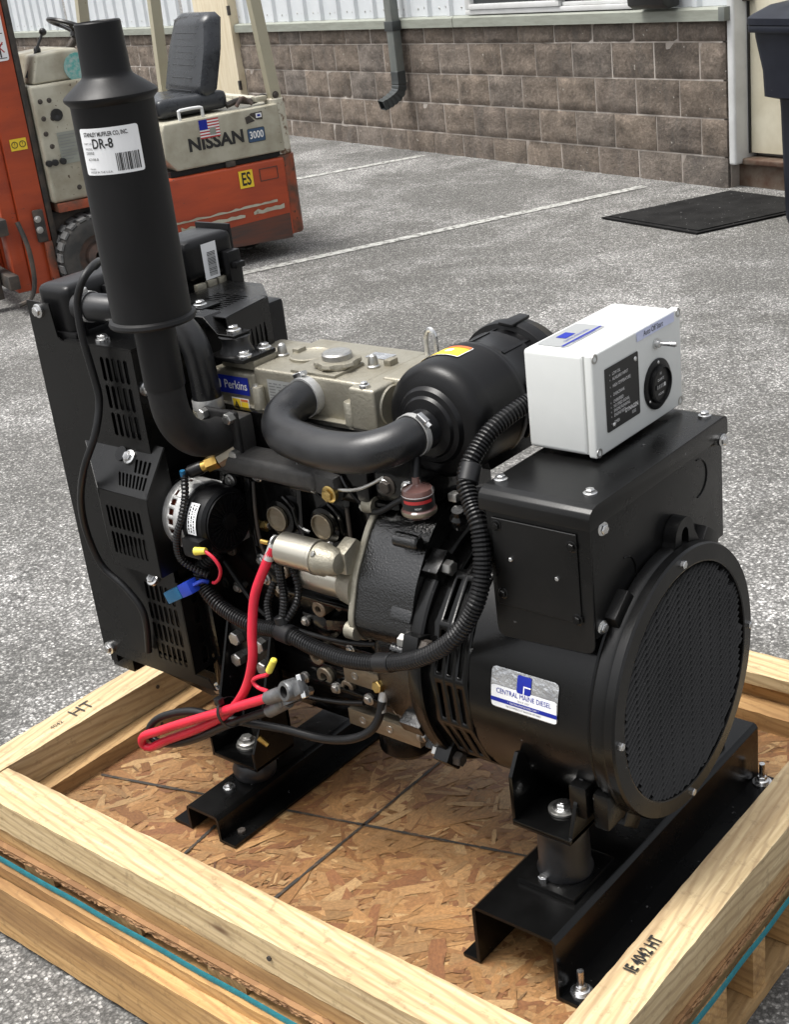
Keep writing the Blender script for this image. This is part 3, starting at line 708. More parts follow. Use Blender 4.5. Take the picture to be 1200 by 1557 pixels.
for k in (-1, 1):
    zc = k*.062; b = MB()
    b.vf([fn(-.004, zc-.05), fn(.004, zc-.05), fn(.004, zc+.03), fn(-.004, zc+.03)], [(0, 1, 2, 3)]); b.vf([fn(-.02, zc+.012), fn(.02, zc+.012), fn(.02, zc+.018), fn(-.02, zc+.018)], [(0, 1, 2, 3)])
    b.vf([fn(.009*math.cos(a), zc+.04+.009*math.sin(a)) for a in [k_*math.pi/5 for k_ in range(10)]], [tuple(range(10))])
    b.vf([fn(-.03, zc-.056), fn(.03, zc-.056), fn(.03, zc-.052), fn(-.03, zc-.052)], [(0, 1, 2, 3)]); b.build('pictogram', 'ink_black', u1, 0)
    b = MB()
    for sg in (-1, 1): b.vf([fn2(-.024, zc-sg*.024), fn2(-.019, zc-sg*.028), fn2(.024, zc+sg*.024), fn2(.019, zc+sg*.028)], [(0, 1, 2, 3)])
    b.build('pictogram_cross', 'ink_red', u1, 0)
for z in (.16, 1.05, 1.9): MB().box(1.43, 1.50, -.72, -.29, z, z+.09, .006).build('mast_crossbar', 'orange_paint', fk)
br = MB().box(1.44, 1.50, -.149, -.115, .36, .54, .012).build('mast_bracket', 'steel_dark', fk)
for z in (.49, .43): bolt(br, (1.48, -.113, z), (0, 1, 0), .014, 'dull_zinc')
MB().box(1.425, 1.47, -.14, -.11, .10, .36, .006).build('bracket_leg', 'bumper_worn', fk)
# carriage and forks
MB().box(1.66, 1.72, -.92, -.08, .44, .53, .01).build('carriage_bar', 'steel_dark', fk); MB().box(1.66, 1.72, -.92, -.08, .14, .22, .01).build('carriage_bar', 'steel_dark', fk)
for y in (-.30, -.78): MB().box(1.725, 1.765, y-.055, y+.055, .07, .56, .006).box(1.765, 2.7, y-.055, y+.055, .07, .105, .006).build('fork', 'steel_dark', fk)
MB().tube(spline([(1.60, -.1, .50), (1.58, -.06, .35), (1.59, -.05, .17), (1.63, -.06, .08), (1.70, -.06, .06)], .02), .014, 8).build('guard_bar', 'steel_dark', fk)
# front wheels
def wheel(cx, y0, y1, r, near):
    t = MB(); t.lathe([(r*.55, 0), (r*.80, -.008), (r*.93, .004), (r*.97, .02), (r*.97, y1-y0-.02), (r*.93, y1-y0-.004), (r*.80, y1-y0+.008), (r*.55, y1-y0)], (cx, y0, r), (0, 1, 0), 44, caps=False)
    o = t.build('tyre', 'tyre_side', fk, 30); tr = MB(); N = 22
    for k in range(N):
        a = 2*math.pi*k/N
        for s_ in (0, 1):
            ya, yb = (y0+.002, (y0+y1)/2-.006) if s_ == 0 else ((y0+y1)/2+.006, y1-.002); a_ = a+(.14 if s_ else 0)
            f = lambda u, v, w: V(cx+(r*.955+w)*math.cos(a_+u), v, r+(r*.955+w)*math.sin(a_+u))
            tr.prism([(-.095, ya), (.095, ya), (.095, yb), (-.095, yb)], f, 0, r*.052)
    tr.build('tread', 'tyre', o, 20)
    MB().lathe([(r*.56, 0), (r*.54, -.03), (r*.35, -.035), (r*.30, -.01), (.03, .0)], (cx, y1-.005, r), (0, 1, 0), 30, caps=False).build('rim', 'rim_dirty', o)
wheel(1.19, -.21, -.03, .232, True); wheel(1.19, -.97, -.79, .232, False); wheel(.12, -.6, -.4, .19, False)
MB().box(1.02, 1.40, -.95, -.22, .16, .5, .03).build('axle_frame', 'steel_dark', fk)
MB().box(.86, 1.0, -.95, -.05, .15, .56, .01).build('step_well', 'steel_dark', fk)
MB().box(.80, 1.05, -.9, -.06, .50, .555, .006).build('foot_plate', 'steel_dark', fk)

# ---------------------------------------------------------------- pallet with raised rails
pal = thing('wooden_pallet', 'pine shipping pallet with strand board deck and raised rails under the generator', 'pallet', (.02, .03, 0))
ZD = .20
def board(x0, x1, y0, y1, z0, z1, mat, name, bev=.003):
    """sawn board: subdivided along its length and slightly bowed"""
    b = bmesh.new(); L = 'x' if x1-x0 > y1-y0 else 'y'; N = 60; rg = random.Random(int((x0+2*y0+5*z0)*9999)); ph = [rg.uniform(0, 6) for _ in range(4)]
    rows = []
    for i in range(N+1):
        t = i/N; wob = [.0014*math.sin(5*t+ph[k])+rg.gauss(0, .00035)+(-.0016 if rg.random() < .04 else 0)*(1 if k in (1, 2) else -1) for k in range(4)]
        if L == 'x': x = x0+(x1-x0)*t; q = [(x, y0+wob[0], z0), (x, y1+wob[1], z0), (x, y1+wob[1], z1+wob[2]), (x, y0+wob[0], z1+wob[3])]
        else: y = y0+(y1-y0)*t; q = [(x1+wob[1], y, z0), (x0+wob[0], y, z0), (x0+wob[0], y, z1+wob[2]), (x1+wob[1], y, z1+wob[3])]
        rows.append([b.verts.new(p) for p in q])
    for A, B in zip(rows, rows[1:]):
        for i in range(4): b.faces.new((A[i], A[(i+1) % 4], B[(i+1) % 4], B[i]))
    b.faces.new(rows[0][::-1]); b.faces.new(rows[-1])
    long_e = [e for e in b.edges if abs((e.verts[0].co-e.verts[1].co).dot(V(1, 0, 0) if L == 'x' else V(0, 1, 0))) < 1e-4 or True]
    sharp = [e for e in b.edges if len(e.link_faces) == 2 and e.calc_face_angle(0) > .8]
    bmesh.ops.bevel(b, geom=sharp, offset=bev, segments=2, affect='EDGES')
    m_ = MB(); m_.merge(b); return m_.build(name, mat, pal, 40)
# top rails (long side rails run between the end rails) and the lower course they are nailed to
board(-.630, .668, -.562, -.478, .2365, .306, 'pine_x', 'rail_board'); board(-.645, .675, -.559, -.470, ZD, .235, 'pine_low_x', 'lower_rail_board')
board(-.712, -.634, -.60, .625, .2365, .306, 'pine_y', 'rail_board'); board(-.700, -.592, -.469, .54, ZD, .235, 'pine_low_y', 'lower_rail_board')
board(.672, .751, -.66, .625, .2365, .306, 'pine_y', 'rail_board'); board(.660, .747, -.64, .54, ZD, .235, 'pine_low_y', 'lower_rail_board')
board(-.632, .670, .545, .622, .277, .306, 'pine_x', 'rail_board'); board(-.632, .670, .560, .618, .2405, .2755, 'pine_low_x', 'middle_rail_board'); board(-.6, .659, .505, .62, ZD, .239, 'pine_low_x', 'lower_rail_board')
# strand board deck
osb = MB().box(-.715, .752, -.570, .630, .186, .1985).build('strand_board', 'osb_base', pal)
rg = random.Random(11); bm = bmesh.new(); tone = bm.loops.layers.float_color.new('tone'); uvl = bm.loops.layers.uv.new('UVMap')
TONES = [(.33, .195, .085), (.28, .155, .062), (.38, .24, .115), (.22, .11, .042), (.44, .31, .165), (.31, .18, .075), (.35, .215, .10), (.22, .105, .045), (.27, .15, .065), (.30, .19, .09)]
def flake(x, y, z, L, W, a, col, taper):
    ca, sa = math.cos(a), math.sin(a); n = 4; pts = []
    top = [(-L/2+L*k/n, W/2*(1-taper*abs(2*k/n-1)**2)+rg.uniform(-.12, .12)*W) for k in range(n+1)]
    bot = [(-L/2+L*k/n+rg.uniform(-.03, .03)*L, -W/2*(1-taper*abs(2*k/n-1)**2)+rg.uniform(-.12, .12)*W) for k in range(n+1)][::-1]
    loc = top+bot; tz, tw = rg.uniform(-.03, .03), rg.uniform(-.05, .05); uo = rg.uniform(0, 50)
    vs_ = [bm.verts.new((x+u*ca-v*sa, y+u*sa+v*ca, z+u*tz*.35+v*tw)) for u, v in loc]
    f = bm.faces.new(vs_)
    if f.calc_area() > 0 and f.normal.z < 0: f.normal_flip()
    for lp, (u, v) in zip(f.loops, loc if len(f.loops) == len(loc) else loc): lp[tone] = (*col, 1); lp[uvl].uv = (u*10+uo, v+uo)
NF = 9500
for k in range(NF):
    big = rg.random()
    if big < .40: L = rg.uniform(.05, .13); W = L*rg.uniform(.12, .30)
    elif big < .7: L = rg.uniform(.022, .06); W = L*rg.uniform(.10, .28)
    else: L = rg.uniform(.010, .032); W = L*rg.uniform(.06, .2)
    m_ = L/2+.002; x, y = rg.uniform(-.70+m_, .742-m_), rg.uniform(-.563+m_, .62-m_)
    a = rg.gauss(.85, .6) if rg.random() < .72 else rg.uniform(0, math.pi); c_ = rg.choice(TONES); q = rg.uniform(.82, 1.08)
    if big >= .7: q *= rg.choice((.5, 1.15, 1.3, 1.0))
    flake(x, y, .1988+.0026*k/NF, L, W, a, (c_[0]*q*.92, c_[1]*q*.80, c_[2]*q*.66), rg.uniform(0, .8))
bm.normal_update()
for f in bm.faces:
    if f.normal.z < 0: f.normal_flip()
me = bpy.data.meshes.new('strand'); bm.to_mesh(me); bm.free(); me.materials.append(MATS['osb_flake']); fl_o = link('strand', me, pal); fl_o['kind'] = 'stuff'
# ragged layered edge of the strand board
eg = MB(); rg = random.Random(31)
def chip(p, d_, n_, L, h, t):
    eg.vf([p, p+d_*L, p+d_*L+V(0, 0, h)+n_*t, p+V(0, 0, h*rg.uniform(.5, 1))+n_*t*.5, p+d_*L*.5+n_*t*1.4], [(0, 1, 4), (1, 2, 4), (2, 3, 4), (3, 0, 4)])
for k in range(620):
    x = rg.uniform(-.71, .74); chip(V(x, -.5702, .186+rg.uniform(0, .010)), V(1, 0, rg.uniform(-.1, .1)), V(0, -1, 0), rg.uniform(.006, .028), rg.uniform(.001, .0035), rg.uniform(.0005, .003))
for k in range(520):
    y = rg.uniform(-.56, .61); chip(V(.7522, y, .186+rg.uniform(0, .010)), V(0, 1, rg.uniform(-.1, .1)), V(1, 0, 0), rg.uniform(.006, .028), rg.uniform(.001, .0035), rg.uniform(.0005, .003))
eg.build('strand_edge', 'osb_base', pal, 0, kind='stuff')
# printed marker lines on the deck
M('marker', (.025, .022, .018), .7, col2=(.10, .06, .03), ns=60, lo=.5, hi=.7)
def dline(p, q, w=.0032):
    b = MB(); p, q = V(*p, .2030), V(*q, .2030); n_ = (q-p).cross(V(0, 0, 1)).normalized(); N = 40; rg_ = random.Random(5)
    for i in range(N):
        a, c = p+(q-p)*i/N, p+(q-p)*(i+1)/N; k = w*rg_.uniform(.7, 1.2); b.vf([a-n_*k, c-n_*k, c+n_*k, a+n_*k], [(0, 1, 2, 3)])
    b.build('guide_line', 'marker', pal, 0)
dline((.018, -.47), (.018, .45)); dline((-.58, -.305), (.65, .015)); dline((-.212, -.47), (-.235, -.30)); dline((-.55, -.05), (-.45, -.05), .002)
# deck boards, stringers and bottom boards of the pallet itself
for k, x in enumerate((-.705, -.50, -.245, .02, .29, .52, .665)): board(x, x+(.092 if k != 6 else .085), -.568, .625, .164, .185, 'pine_low_y', 'deck_board')
for y in (-.585, .0, .575): board(-.72, .742, y, y+.045, .023, .1625, 'stringer_x', 'stringer')
board(-.735, .745, -.612, -.587, .012, .138, 'stringer_x', 'side_board')
for x in (-.70, -.02, .66): board(x, x+.088, -.58, .62, .001, .0225, 'pine_low_y', 'bottom_board')
for y in (-.36, -.14, .2, .4): MB().box(.60, .740, y-.05, y+.05, .0235, .163, .003).build('spacer_block', 'stringer_x', pal)
# stamped marks
text('HT', .046, plane_fn((-.674, -.255, .3085), (0, 1, 0), (-1, 0, 0)), 'marker', pal, 'stamp', sx=.95)
text('4042', .016, plane_fn((-.670, -.325, .3085), (0, 1, 0), (-1, 0, 0)), 'marker', pal, 'stamp')
text('IE 4042 HT', .030, plane_fn((.700, -.275, .3085), (0, 1, 0), (-1, 0, 0)), 'ink_black', pal, 'stamp', sx=.62, bold=.0006)
# nail heads
for p, ax in (((-.592+.0005, -.12, .22), (1, 0, 0)), ((-.633, -.08, .28), (1, 0, 0)), ((.18, -.5635, .27), (0, -1, 0))): MB().lathe([(.0045, -.003), (.0045, .0006)], p, ax, 10).build('nail', 'steel_dark', pal)
# teal strap round the pallet, below the deck
st = MB(); yo, xo0, xo1 = -.574, -.72, .757; pts = [(xo0, yo), (xo1, yo), (xo1, .634), (xo0, .634)]
def strap_seg(a, c):
    N = 60; rows = []
    a, c = V(*a), V(*c); d_ = (c-a).normalized(); n_ = V(d_.y, -d_.x)
    for i in range(N+1):
        p = a+(c-a)*i/N; bul = .0006*math.sin(i*.7)+.003; z = .170+.0015*math.sin(i*.11+1)
        rows.append([(p.x+n_.x*(bul-.0), p.y+n_.y*bul, z-.0085), (p.x+n_.x*(bul+.003), p.y+n_.y*(bul+.003), z), (p.x+n_.x*bul, p.y+n_.y*bul, z+.0085), (p.x, p.y, z)])
    b0 = []
    for r_ in rows: b0.append([st.bm.verts.new(q) for q in r_])
    for A, B in zip(b0, b0[1:]):
        for i in range(4): st.bm.faces.new((A[i], A[(i+1) % 4], B[(i+1) % 4], B[i]))
for a, c in zip(pts, pts[1:]+pts[:1]): strap_seg(a, c)
o = st.build('tie_strap', 'strap_teal', None, 60); tag(o, 'thin teal woven strap tied around the edge of the pallet deck', 'strap')

# ---------------------------------------------------------------- diesel generator set
gen = thing('diesel_generator', 'black open-frame diesel generator set with tall muffler and white control box on the pallet', 'generator', (.03, .01, .2))
YC, ZC = .010, .612
XZ = lambda u, v, w: V(u, w, v)       # profile in the xz plane, swept along y
YZ = lambda u, v, w: V(w, u, v)       # profile in the yz plane, swept along x
# --- skid channels
def skid(xl0, xw0, xw1, xr1, zt, t=.006):
    z0 = .2035; k = .008
    pr = [(xl0, z0+t), (xw0, z0+t), (xw0, zt-k), (xw0+.003, zt-.003), (xw0+k, zt), (xw1-k, zt), (xw1-.003, zt-.003), (xw1, zt-k), (xw1, z0+t), (xr1, z0+t), (xr1, z0), (xw1-t, z0),
          (xw1-t, zt-t-.002), (xw1-t-.002, zt-t), (xw0+t+.002, zt-t), (xw0+t, zt-t-.002), (xw0+t, z0), (xl0, z0)]
    return MB().prism(pr, XZ, -.333, .36).build('skid_channel', 'satin_black', gen, 30)
sk1 = skid(.393, .421, .580, .632, .319); sk2 = skid(-.316, -.272, -.183, -.146, .259)
for x, y, p in ((.603, -.305, sk1), (.600, .335, sk1)):
    bolt(p, (x, y, .219), (0, 0, 1), .0095, 'zinc', name='nut'); MB().cyl((x, y, .21), (x, y, .252), .0055, n=12).build('stud', 'zinc', p)
    MB().lathe([(.018, .2095), (.018, .2125)], (x, y, 0), (0, 0, 1), 20).build('washer', 'zinc', p)
for x, y, p in ((.405, -.30, sk1), (-.166, -.295, sk2), (-.296, -.295, sk2)): bolt(p, (x, y, .2105), (0, 0, 1), .009, 'steel_dark', True, 'rivet')
# --- vibration mounts
for y in (-.185, .205):
    rm = MB().lathe([(.045, .329), (.0465, .334), (.043, .345), (.042, .40), (.043, .415), (.040, .424)], (.505, y, 0), (0, 0, 1), 32).build('rubber_mount', 'rubber', gen)
    MB().box(.452, .560, y-.062, y+.062, .3195, .3285, .0015).build('mount_plate', 'satin_black', rm)
    bolt(rm, (.493, y-.047, .333), (0, 0, 1), .0085, 'zinc', True); bolt(rm, (.503, y+.008, .445), (0, 0, 1), .0115, 'zinc'); MB().lathe([(.024, .4365), (.024, .4405), (.02, .4415)], (.503, y+.008, 0), (0, 0, 1), 24).build('washer', 'dull_zinc', rm)
    ft = MB(); ft.box(.447, .556, y-.055, y+.10, .4255, .4355, .002)
    s_ = -1 if y < 0 else 1
    for x, h_ in ((.445, .0), (.549, -.028)): ft.prism([(y-.052, .4255), (y-.052+h_*-.8, .515+h_), (y-.03+h_*-.8, .55+h_), (y+.10, .50), (y+.10, .4255)], YZ, x, x+.007, .001)
    ft.build('foot_bracket', 'satin_black', gen)
    rm2 = MB().lathe([(.040, .2595), (.043, .266), (.044, .278), (.036, .292), (.02, .297)], (-.226, y, 0), (0, 0, 1), 28).build('rubber_mount', 'rubber', gen)
    MB().lathe([(.013, .295), (.013, .318)], (-.226, y, 0), (0, 0, 1), 16).build('spacer', 'yellow_zinc', rm2)
    bolt(rm2, (-.235, y-.065, .2635), (0, 0, 1), .0085, 'zinc')
# --- alternator
band_r = .222
cylf = lambda x, a: V(x, YC-band_r*math.cos(a), ZC+band_r*math.sin(a))
us = [.270, .292, .313, .334, .355, .360]; vs_ = [2*math.pi*(k+.35)/16 for k in range(17)]
alt = MB().lathe([(.2195, .360), (.2215, .3615), (.2215, .582), (.2185, .587)], (0, YC, ZC), (1, 0, 0), 96, caps=False).build('alternator_barrel', 'satin_black', gen, 30)
MB().sheet(us, vs_, cylf, {(i, j) for i in (1, 2, 3) for j in range(16)}, slot=(.46, .80)).build('vent_band', 'satin_black', alt, 40, solid=.006)
MB().lathe([(.195, .270), (.195, .360)], (0, YC, ZC), (1, 0, 0), 40, caps=False).build('shade_liner', 'void', alt)  # near-black liner: shade behind the vent slots put into its colour
eb = MB(); eb.lathe([(.2225, .587), (.2262, .591), (.2262, .607), (.223, .612)], (0, YC, ZC), (1, 0, 0), 96)
def ear(b, ang, r0, r1, hw, x0, x1, bev=.003):
    c_, s_ = math.cos(ang), math.sin(ang); f = lambda u, v, w: V(w, YC+u*c_-v*s_, ZC+u*s_+v*c_)
    b.prism([(r0, -hw), (r1, -hw*.8), (r1, hw*.8), (r0, hw)], f, x0, x1, bev)
for a in (126, 54, 232, 308): ear(eb, R(a), .19, .247, .032, .560, .606)
end_br = eb.build('end_bracket', 'powder_black', alt)
MB().box(.540, .572, -.212, -.168, .462, .520, .005).build('bracket_block', 'powder_black', alt); MB().box(.578, .606, -.205, -.150, .448, .512, .006).build('bracket_block', 'powder_black', alt)
# lifting lug: plate with a long eye
lug = MB(); N = 16; outer = []; inner = []
for k in range(N+1): a = math.pi*k/N; outer.append((.03*math.cos(a), .845+.032*math.sin(a)))
lo = [(.062, .795)]+[(o_[0], o_[1]) for o_ in outer]+[(-.062, .795)]
for k in range(9): a = math.pi*k/8; inner.append((.011*math.cos(a), .848+.013*math.sin(a)))
hole = inner+[(-.011, .815), (.011, .815)]
def holed(b, O, H, fn, w0, w1):
    """plate with a hole: O and H resampled to matching fans"""
    def res(Pq, n):
        Pq = Pq+[Pq[0]]; L = [0]
        for p, q in zip(Pq, Pq[1:]): L.append(L[-1]+math.hypot(q[0]-p[0], q[1]-p[1]))
        out = []; i = 0
        for k in range(n):
            t = L[-1]*k/n
            while L[i+1] < t: i += 1
            f = (t-L[i])/max(1e-9, L[i+1]-L[i]); out.append((Pq[i][0]+(Pq[i+1][0]-Pq[i][0])*f, Pq[i][1]+(Pq[i+1][1]-Pq[i][1])*f))
        return out
    n = 40; cx = sum(p[0] for p in H)/len(H); cy = sum(p[1] for p in H)/len(H)
    def byang(Pq):
        q = res(Pq, 200); out = []
        for k in range(n):
            a = 2*math.pi*k/n; out.append(min(q, key=lambda p: abs((math.atan2(p[1]-cy, p[0]-cx)-a+math.pi) % (2*math.pi)-math.pi)))
        return out
    Oq, Hq = byang(O), byang(H); rings = [[b.bm.verts.new(fn(*p, w)) for p in Pq] for Pq, w in ((Oq, w0), (Oq, w1), (Hq, w1), (Hq, w0))]
    for A, B in zip(rings, rings[1:]+rings[:1]):
        for i in range(n): b.bm.faces.new((A[i], A[(i+1) % n], B[(i+1) % n], B[i]))
holed(lug, lo, hole, lambda u, v, w: V(w, .05+u, v), .589, .611); lug.build('lifting_lug', 'powder_black', alt, 40)
cov = MB(); cov.lathe([(.2255, .6125), (.2255, .626), (.223, .630), (.198, .631), (.1955, .630), (.1945, .6140)], (0, YC, ZC), (1, 0, 0), 96, caps=False); cov = cov.build('grille_cover', 'powder_black', alt, 22)
MB().lathe([(.196, .6150), (.0, .6150)], (0, YC, ZC), (1, 0, 0), 64, caps=False).build('grille_back', 'void', cov)
gr = MB(); pit, cw = .0118, .0335
for i in range(-6, 7):
    yc = i*cw*1.0; 
    for j in range(-28, 29):
        zc = j*pit+(pit*.5 if i % 2 else 0)
        if math.hypot(abs(yc)+cw*.3, abs(zc)+.004) > .212: continue
        h = .0068; w_ = cw*.485
        def f(u, v, w): return V(w, YC+yc+u, ZC+zc+v+u*.62)
        wq = w_
        gr.vf([f(-wq, h/2, .6165), f(wq, h/2, .6165), f(wq, -h/2, .6285), f(-wq, -h/2, .6285), f(wq, -h/2+.0016, .6165), f(-wq, -h/2+.0016, .6165)], [(0, 1, 2, 3), (3, 2, 4, 5), (0, 3, 5), (1, 4, 2)])
    if abs(i) < 6: hh = math.sqrt(.193**2-(yc+cw/2)**2) if abs(yc+cw/2) < .193 else 0; gr.box(.6160, .6225, YC+yc+cw/2-.0012, YC+yc+cw/2+.0012, ZC-hh, ZC+hh)
gr.build('grille_louvres', 'powder_black', cov, 0)
for a in (92, 180, 270, 0): bolt(cov, (.633, YC+.2105*math.cos(R(a)), ZC+.2105*math.sin(R(a))), (1, 0, 0), .0068, 'zinc', True, 'screw')
# maker's plate on the barrel: (u along x, v round the barrel)
lr = .2225; lf = lambda u, v: V(.468+u, YC-(lr+.0008)*math.cos(v/lr+R(11.5)), ZC+(lr+.0008)*math.sin(v/lr+R(11.5)))
def lift(fn, d): return lambda u, v: fn(u, v)+V(0, -d, .2*d)
def rows_decal(rect, fn, mat, parent, name, rad=0., k=6):
    u0, u1, v0, v1 = rect; b = MB(); n_ = 14
    prof = [(0, rad), (rad*.3, rad*.3), (rad, 0)] if rad else [(0, 0)]
    def ins(v): e = min(v-v0, v1-v); return rad-math.sqrt(max(0, rad*rad-(rad-min(rad, e))**2)) if rad else 0
    vv = sorted(set([v0+(v1-v0)*i/n_ for i in range(n_+1)]+[v0+rad*.3, v1-rad*.3, v0+rad, v1-rad]))
    for a, c in zip(vv, vv[1:]): b.vf([fn(u0+ins(a), a), fn(u1-ins(a), a), fn(u1-ins(c), c), fn(u0+ins(c), c)], [(0, 1, 2, 3)])
    return b.build(name, mat, parent, 0, recalc=False)
plate = rows_decal((-.062, .062, -.034, .034), lf, 'label_silver', alt, 'makers_plate', .008)
rows_decal((-.0605, .0605, -.0325, .004), lift(lf, .0006), 'label_white', plate, 'plate_field', .004)
rows_decal((-.0615, .0615, -.0235, -.0165), lift(lf, .0010), 'ink_blue', plate, 'plate_band')
rows_decal((-.013, .013, .001, .030), lift(lf, .0010), 'ink_blue', plate, 'plate_emblem', .003)
b = MB(); q = lift(lf, .0015)
for (u0, u1, v0, v1) in ((-.0005, .013, .0125, .0145), (-.0005, .0012, .001, .0145)): b.vf([q(u0, v0), q(u1, v0), q(u1, v1), q(u0, v1)], [(0, 1, 2, 3)])
b.build('plate_emblem_line', 'label_white', plate, 0)
text('CENTRAL MAINE DIESEL', .0118, lambda u, v: lift(lf, .0013)(u, v-.0045), 'ink_blue', plate, sx=.80)
text('SINCE 2007', .0045, lambda u, v: lift(lf, .0013)(u, v-.0128), 'ink_grey', plate)
text('*  CENTRALMAINEDIESEL.COM  *', .0042, lambda u, v: lift(lf, .0015)(u, v-.020), 'ink_white', plate, sx=.95)
text('709 COMMERCE ST BANGOR ME 04401', .0042, lambda u, v: lift(lf, .0013)(u, v-.0275), 'ink_black', plate, sx=.9)
# --- terminal box on the alternator
tb = MB().box(.408, .588, -.179, .222, .770, .9585, .003).build('terminal_box', 'powder_black', gen)
fp = fillet([(.408, .9595), (.590, .9595), (.587, .746), (.411, .735)], .018, 5, (0, 1))
MB().prism(fp, XZ, -.184, -.181, .0008, 1).build('front_plate', 'powder_black', tb)
cvp = [(-.191, .9505), (-.191, .9685), (-.188, .9765), (-.181, .9815), (-.169, .984), (.216, .984), (.226, .9805), (.229, .9725), (.229, .9505)]
MB().prism(cvp, YZ, .401, .595, .0015).build('top_cover', 'powder_black', tb, 40)
ap = MB().box(.419, .568, -.1872, -.1842, .7945, .9395, .001, 1).build('access_panel', 'powder_black', tb)
for x, z in ((.428, .9275), (.560, .9195), (.430, .8145), (.562, .8015)): bolt(tb, (x, -.189, z), (0, -1, 0), .0065, 'satin_black')
for x, z in ((.451, .8765), (.532, .8625)): bolt(tb, (x, -.189, z), (0, -1, 0), .0035, 'zinc', True, 'screw')
for x, y in ((.416, -.150), (.566, -.140), (.568, .203), (.416, .20)): bolt(tb, (x, y, .9885), (0, 0, 1), .0075, 'zinc')
for p in ((.592, -.150, .938), (.592, -.165, .785), (.598, .21, .945)): bolt(tb, p, (1, -.2, 0), .0075, 'zinc')
for y, z in ((-.095, .835), (.135, .905)):
    MB().tube([(.5885, y+.032*math.cos(a), z+.032*math.sin(a)) for a in [R(-90+180*k/20) for k in range(21)]], .0012, 6).build('knockout', 'satin_black', tb)
# --- control box
cb = MB().box(.392, .499, -.036, .226, .993, 1.152, .007, 3).build('control_box', 'box_white', gen)
MB().box(.501, .516, -.038, .228, .991, 1.154, .004, 3).build('box_lid', 'box_white', cb)
MB().box(.494, .506, -.034, .224, .995, 1.150).build('lid_gasket', 'label_grey', cb)
for y, z in ((-.031, 1.147), (-.031, .999), (.220, 1.147), (.220, .999)):
    MB().lathe([(.0075, 0), (.0075, .0012), (.0045, .0013), (.004, -.0005)], (.5155, y, z), (1, 0, 0), 18).build('lid_screw', 'dull_zinc', cb)
for y in (.03, .16): MB().lathe([(.026, .9842), (.026, .988), (.018, .989), (.018, .994)], (.45, y, 0), (0, 0, 1), 24).build('rubber_foot', 'rubber', cb)
FX = lambda y, z, d=.0: plane_fn((.5163+d, y, z), (0, 1, 0), (0, 0, 1))
mod = decal((-.0485, .0485, -.0505, .0505), FX(.0415, 1.073, .0012), 'ink_black', cb, 'module_plate', .003)
MB().box(.514, .5172, -.006, .089, 1.0235, 1.1225, .0005, 1).build('module_body', 'screen_dark', cb)
lines = [(.094, 'LOW OIL'), (.085, 'AUXILIARY INPUT'), (.073, 'HIGH TEMPERATURE'), (.058, 'OVERCRANK'), (.046, 'OVERSPEED'), (.038, 'NO SPEED SIGNAL'), (.030, 'ENGINE RUNNING'), (.022, 'ENGINE REST'), (.010, 'TIMER')]
for dz, s_ in lines: text(s_, .0072, FX(.012, 1.0245+dz*.92, .0020), 'ink_white', mod, align='LEFT', sx=.78)
for dz, s_ in lines: MB().lathe([(.0014, 0), (.0014, .0006)], (.5178, .005, 1.0245+dz*.92), (1, 0, 0), 8).build('indicator', 'ink_grey', mod)
text('DYNAGEN', .0095, FX(.064, 1.0415, .0020), 'ink_white', mod, sx=.85, bold=.0002); text('ES52', .0068, FX(.07, 1.0325, .0020), 'ink_white', mod, sx=.9)
for y, z in ((.081, 1.113), (.012, 1.030)): MB().sphere((.5178, y, z), .0042, 12, (.45, 1, 1)).build('rivet', 'zinc', mod)
mtr = MB().lathe([(.041, 0), (.041, .0025), (.039, .004), (.031, .0045), (.031, .010), (.028, .011), (.027, .007), (.0, .007)], (.5163, .146, 1.052), (1, 0, 0), 48).build('hour_meter', 'plastic_black', cb)
MB().box(.5232, .5242, .130, .160, 1.046, 1.054).build('counter_window', 'screen_dark', mtr)
for k in range(5): decal((-.002, .002, -.003, .003), plane_fn((.5248, .134+.0055*k, 1.05), (0, 1, 0), (0, 0, 1)), 'ink_grey' if k < 4 else 'ink_white', mtr, 'counter_digit')
text('QUARTZ', .0058, plane_fn((.5237, .146, 1.0605), (0, 1, 0), (0, 0, 1)), 'ink_white', mtr, sx=.85); text('HOURS', .0052, plane_fn((.5237, .146, 1.037), (0, 1, 0), (0, 0, 1)), 'ink_white', mtr)
text('H', .007, plane_fn((.5237, .146, 1.070), (0, 1, 0), (0, 0, 1)), 'ink_white', mtr)
for a in (90, 215, 325): MB().sphere((.5195, .146+.0355*math.cos(R(a)), 1.052+.0355*math.sin(R(a))), .0035, 10, (.6, 1, 1)).build('rivet', 'zinc', mtr)
tg = MB(); tg.lathe([(.0085, 0), (.0085, .003), (.0065, .0032), (.0062, .008), (.004, .009)], (.5163, .146, 1.118), (1, 0, 0), 16); tg.lathe([(.0028, .005), (.0032, .02), (.0042, .032), (.003, .035)], (.5163, .146, 1.118), (1, .12, .02), 14); tg.build('toggle_switch', 'zinc', cb)
lab = decal((-.058, .058, -.0075, .0075), FX(.147, 1.1445, .0008), 'label_lilac', cb, 'switch_label')
text('Auto Off Start', .0125, FX(.139, 1.1445, .0014), 'ink_black', lab, sx=.82)
TZ = lambda x, y, d=0.: plane_fn((x, y, 1.1522+d), (0, 1, 0), (-1, 0, 0))
tp = decal((-.058, .058, -.027, .027), TZ(.428, .046, .0006), 'plate_grey', cb, 'box_top_plate', .006)
decal((-.056, .056, -.021, -.017), TZ(.428, .046, .0012), 'ink_blue', tp, 'plate_band'); decal((-.014, .014, -.002, .016), TZ(.428, .040, .0012), 'ink_blue', tp, 'plate_emblem')
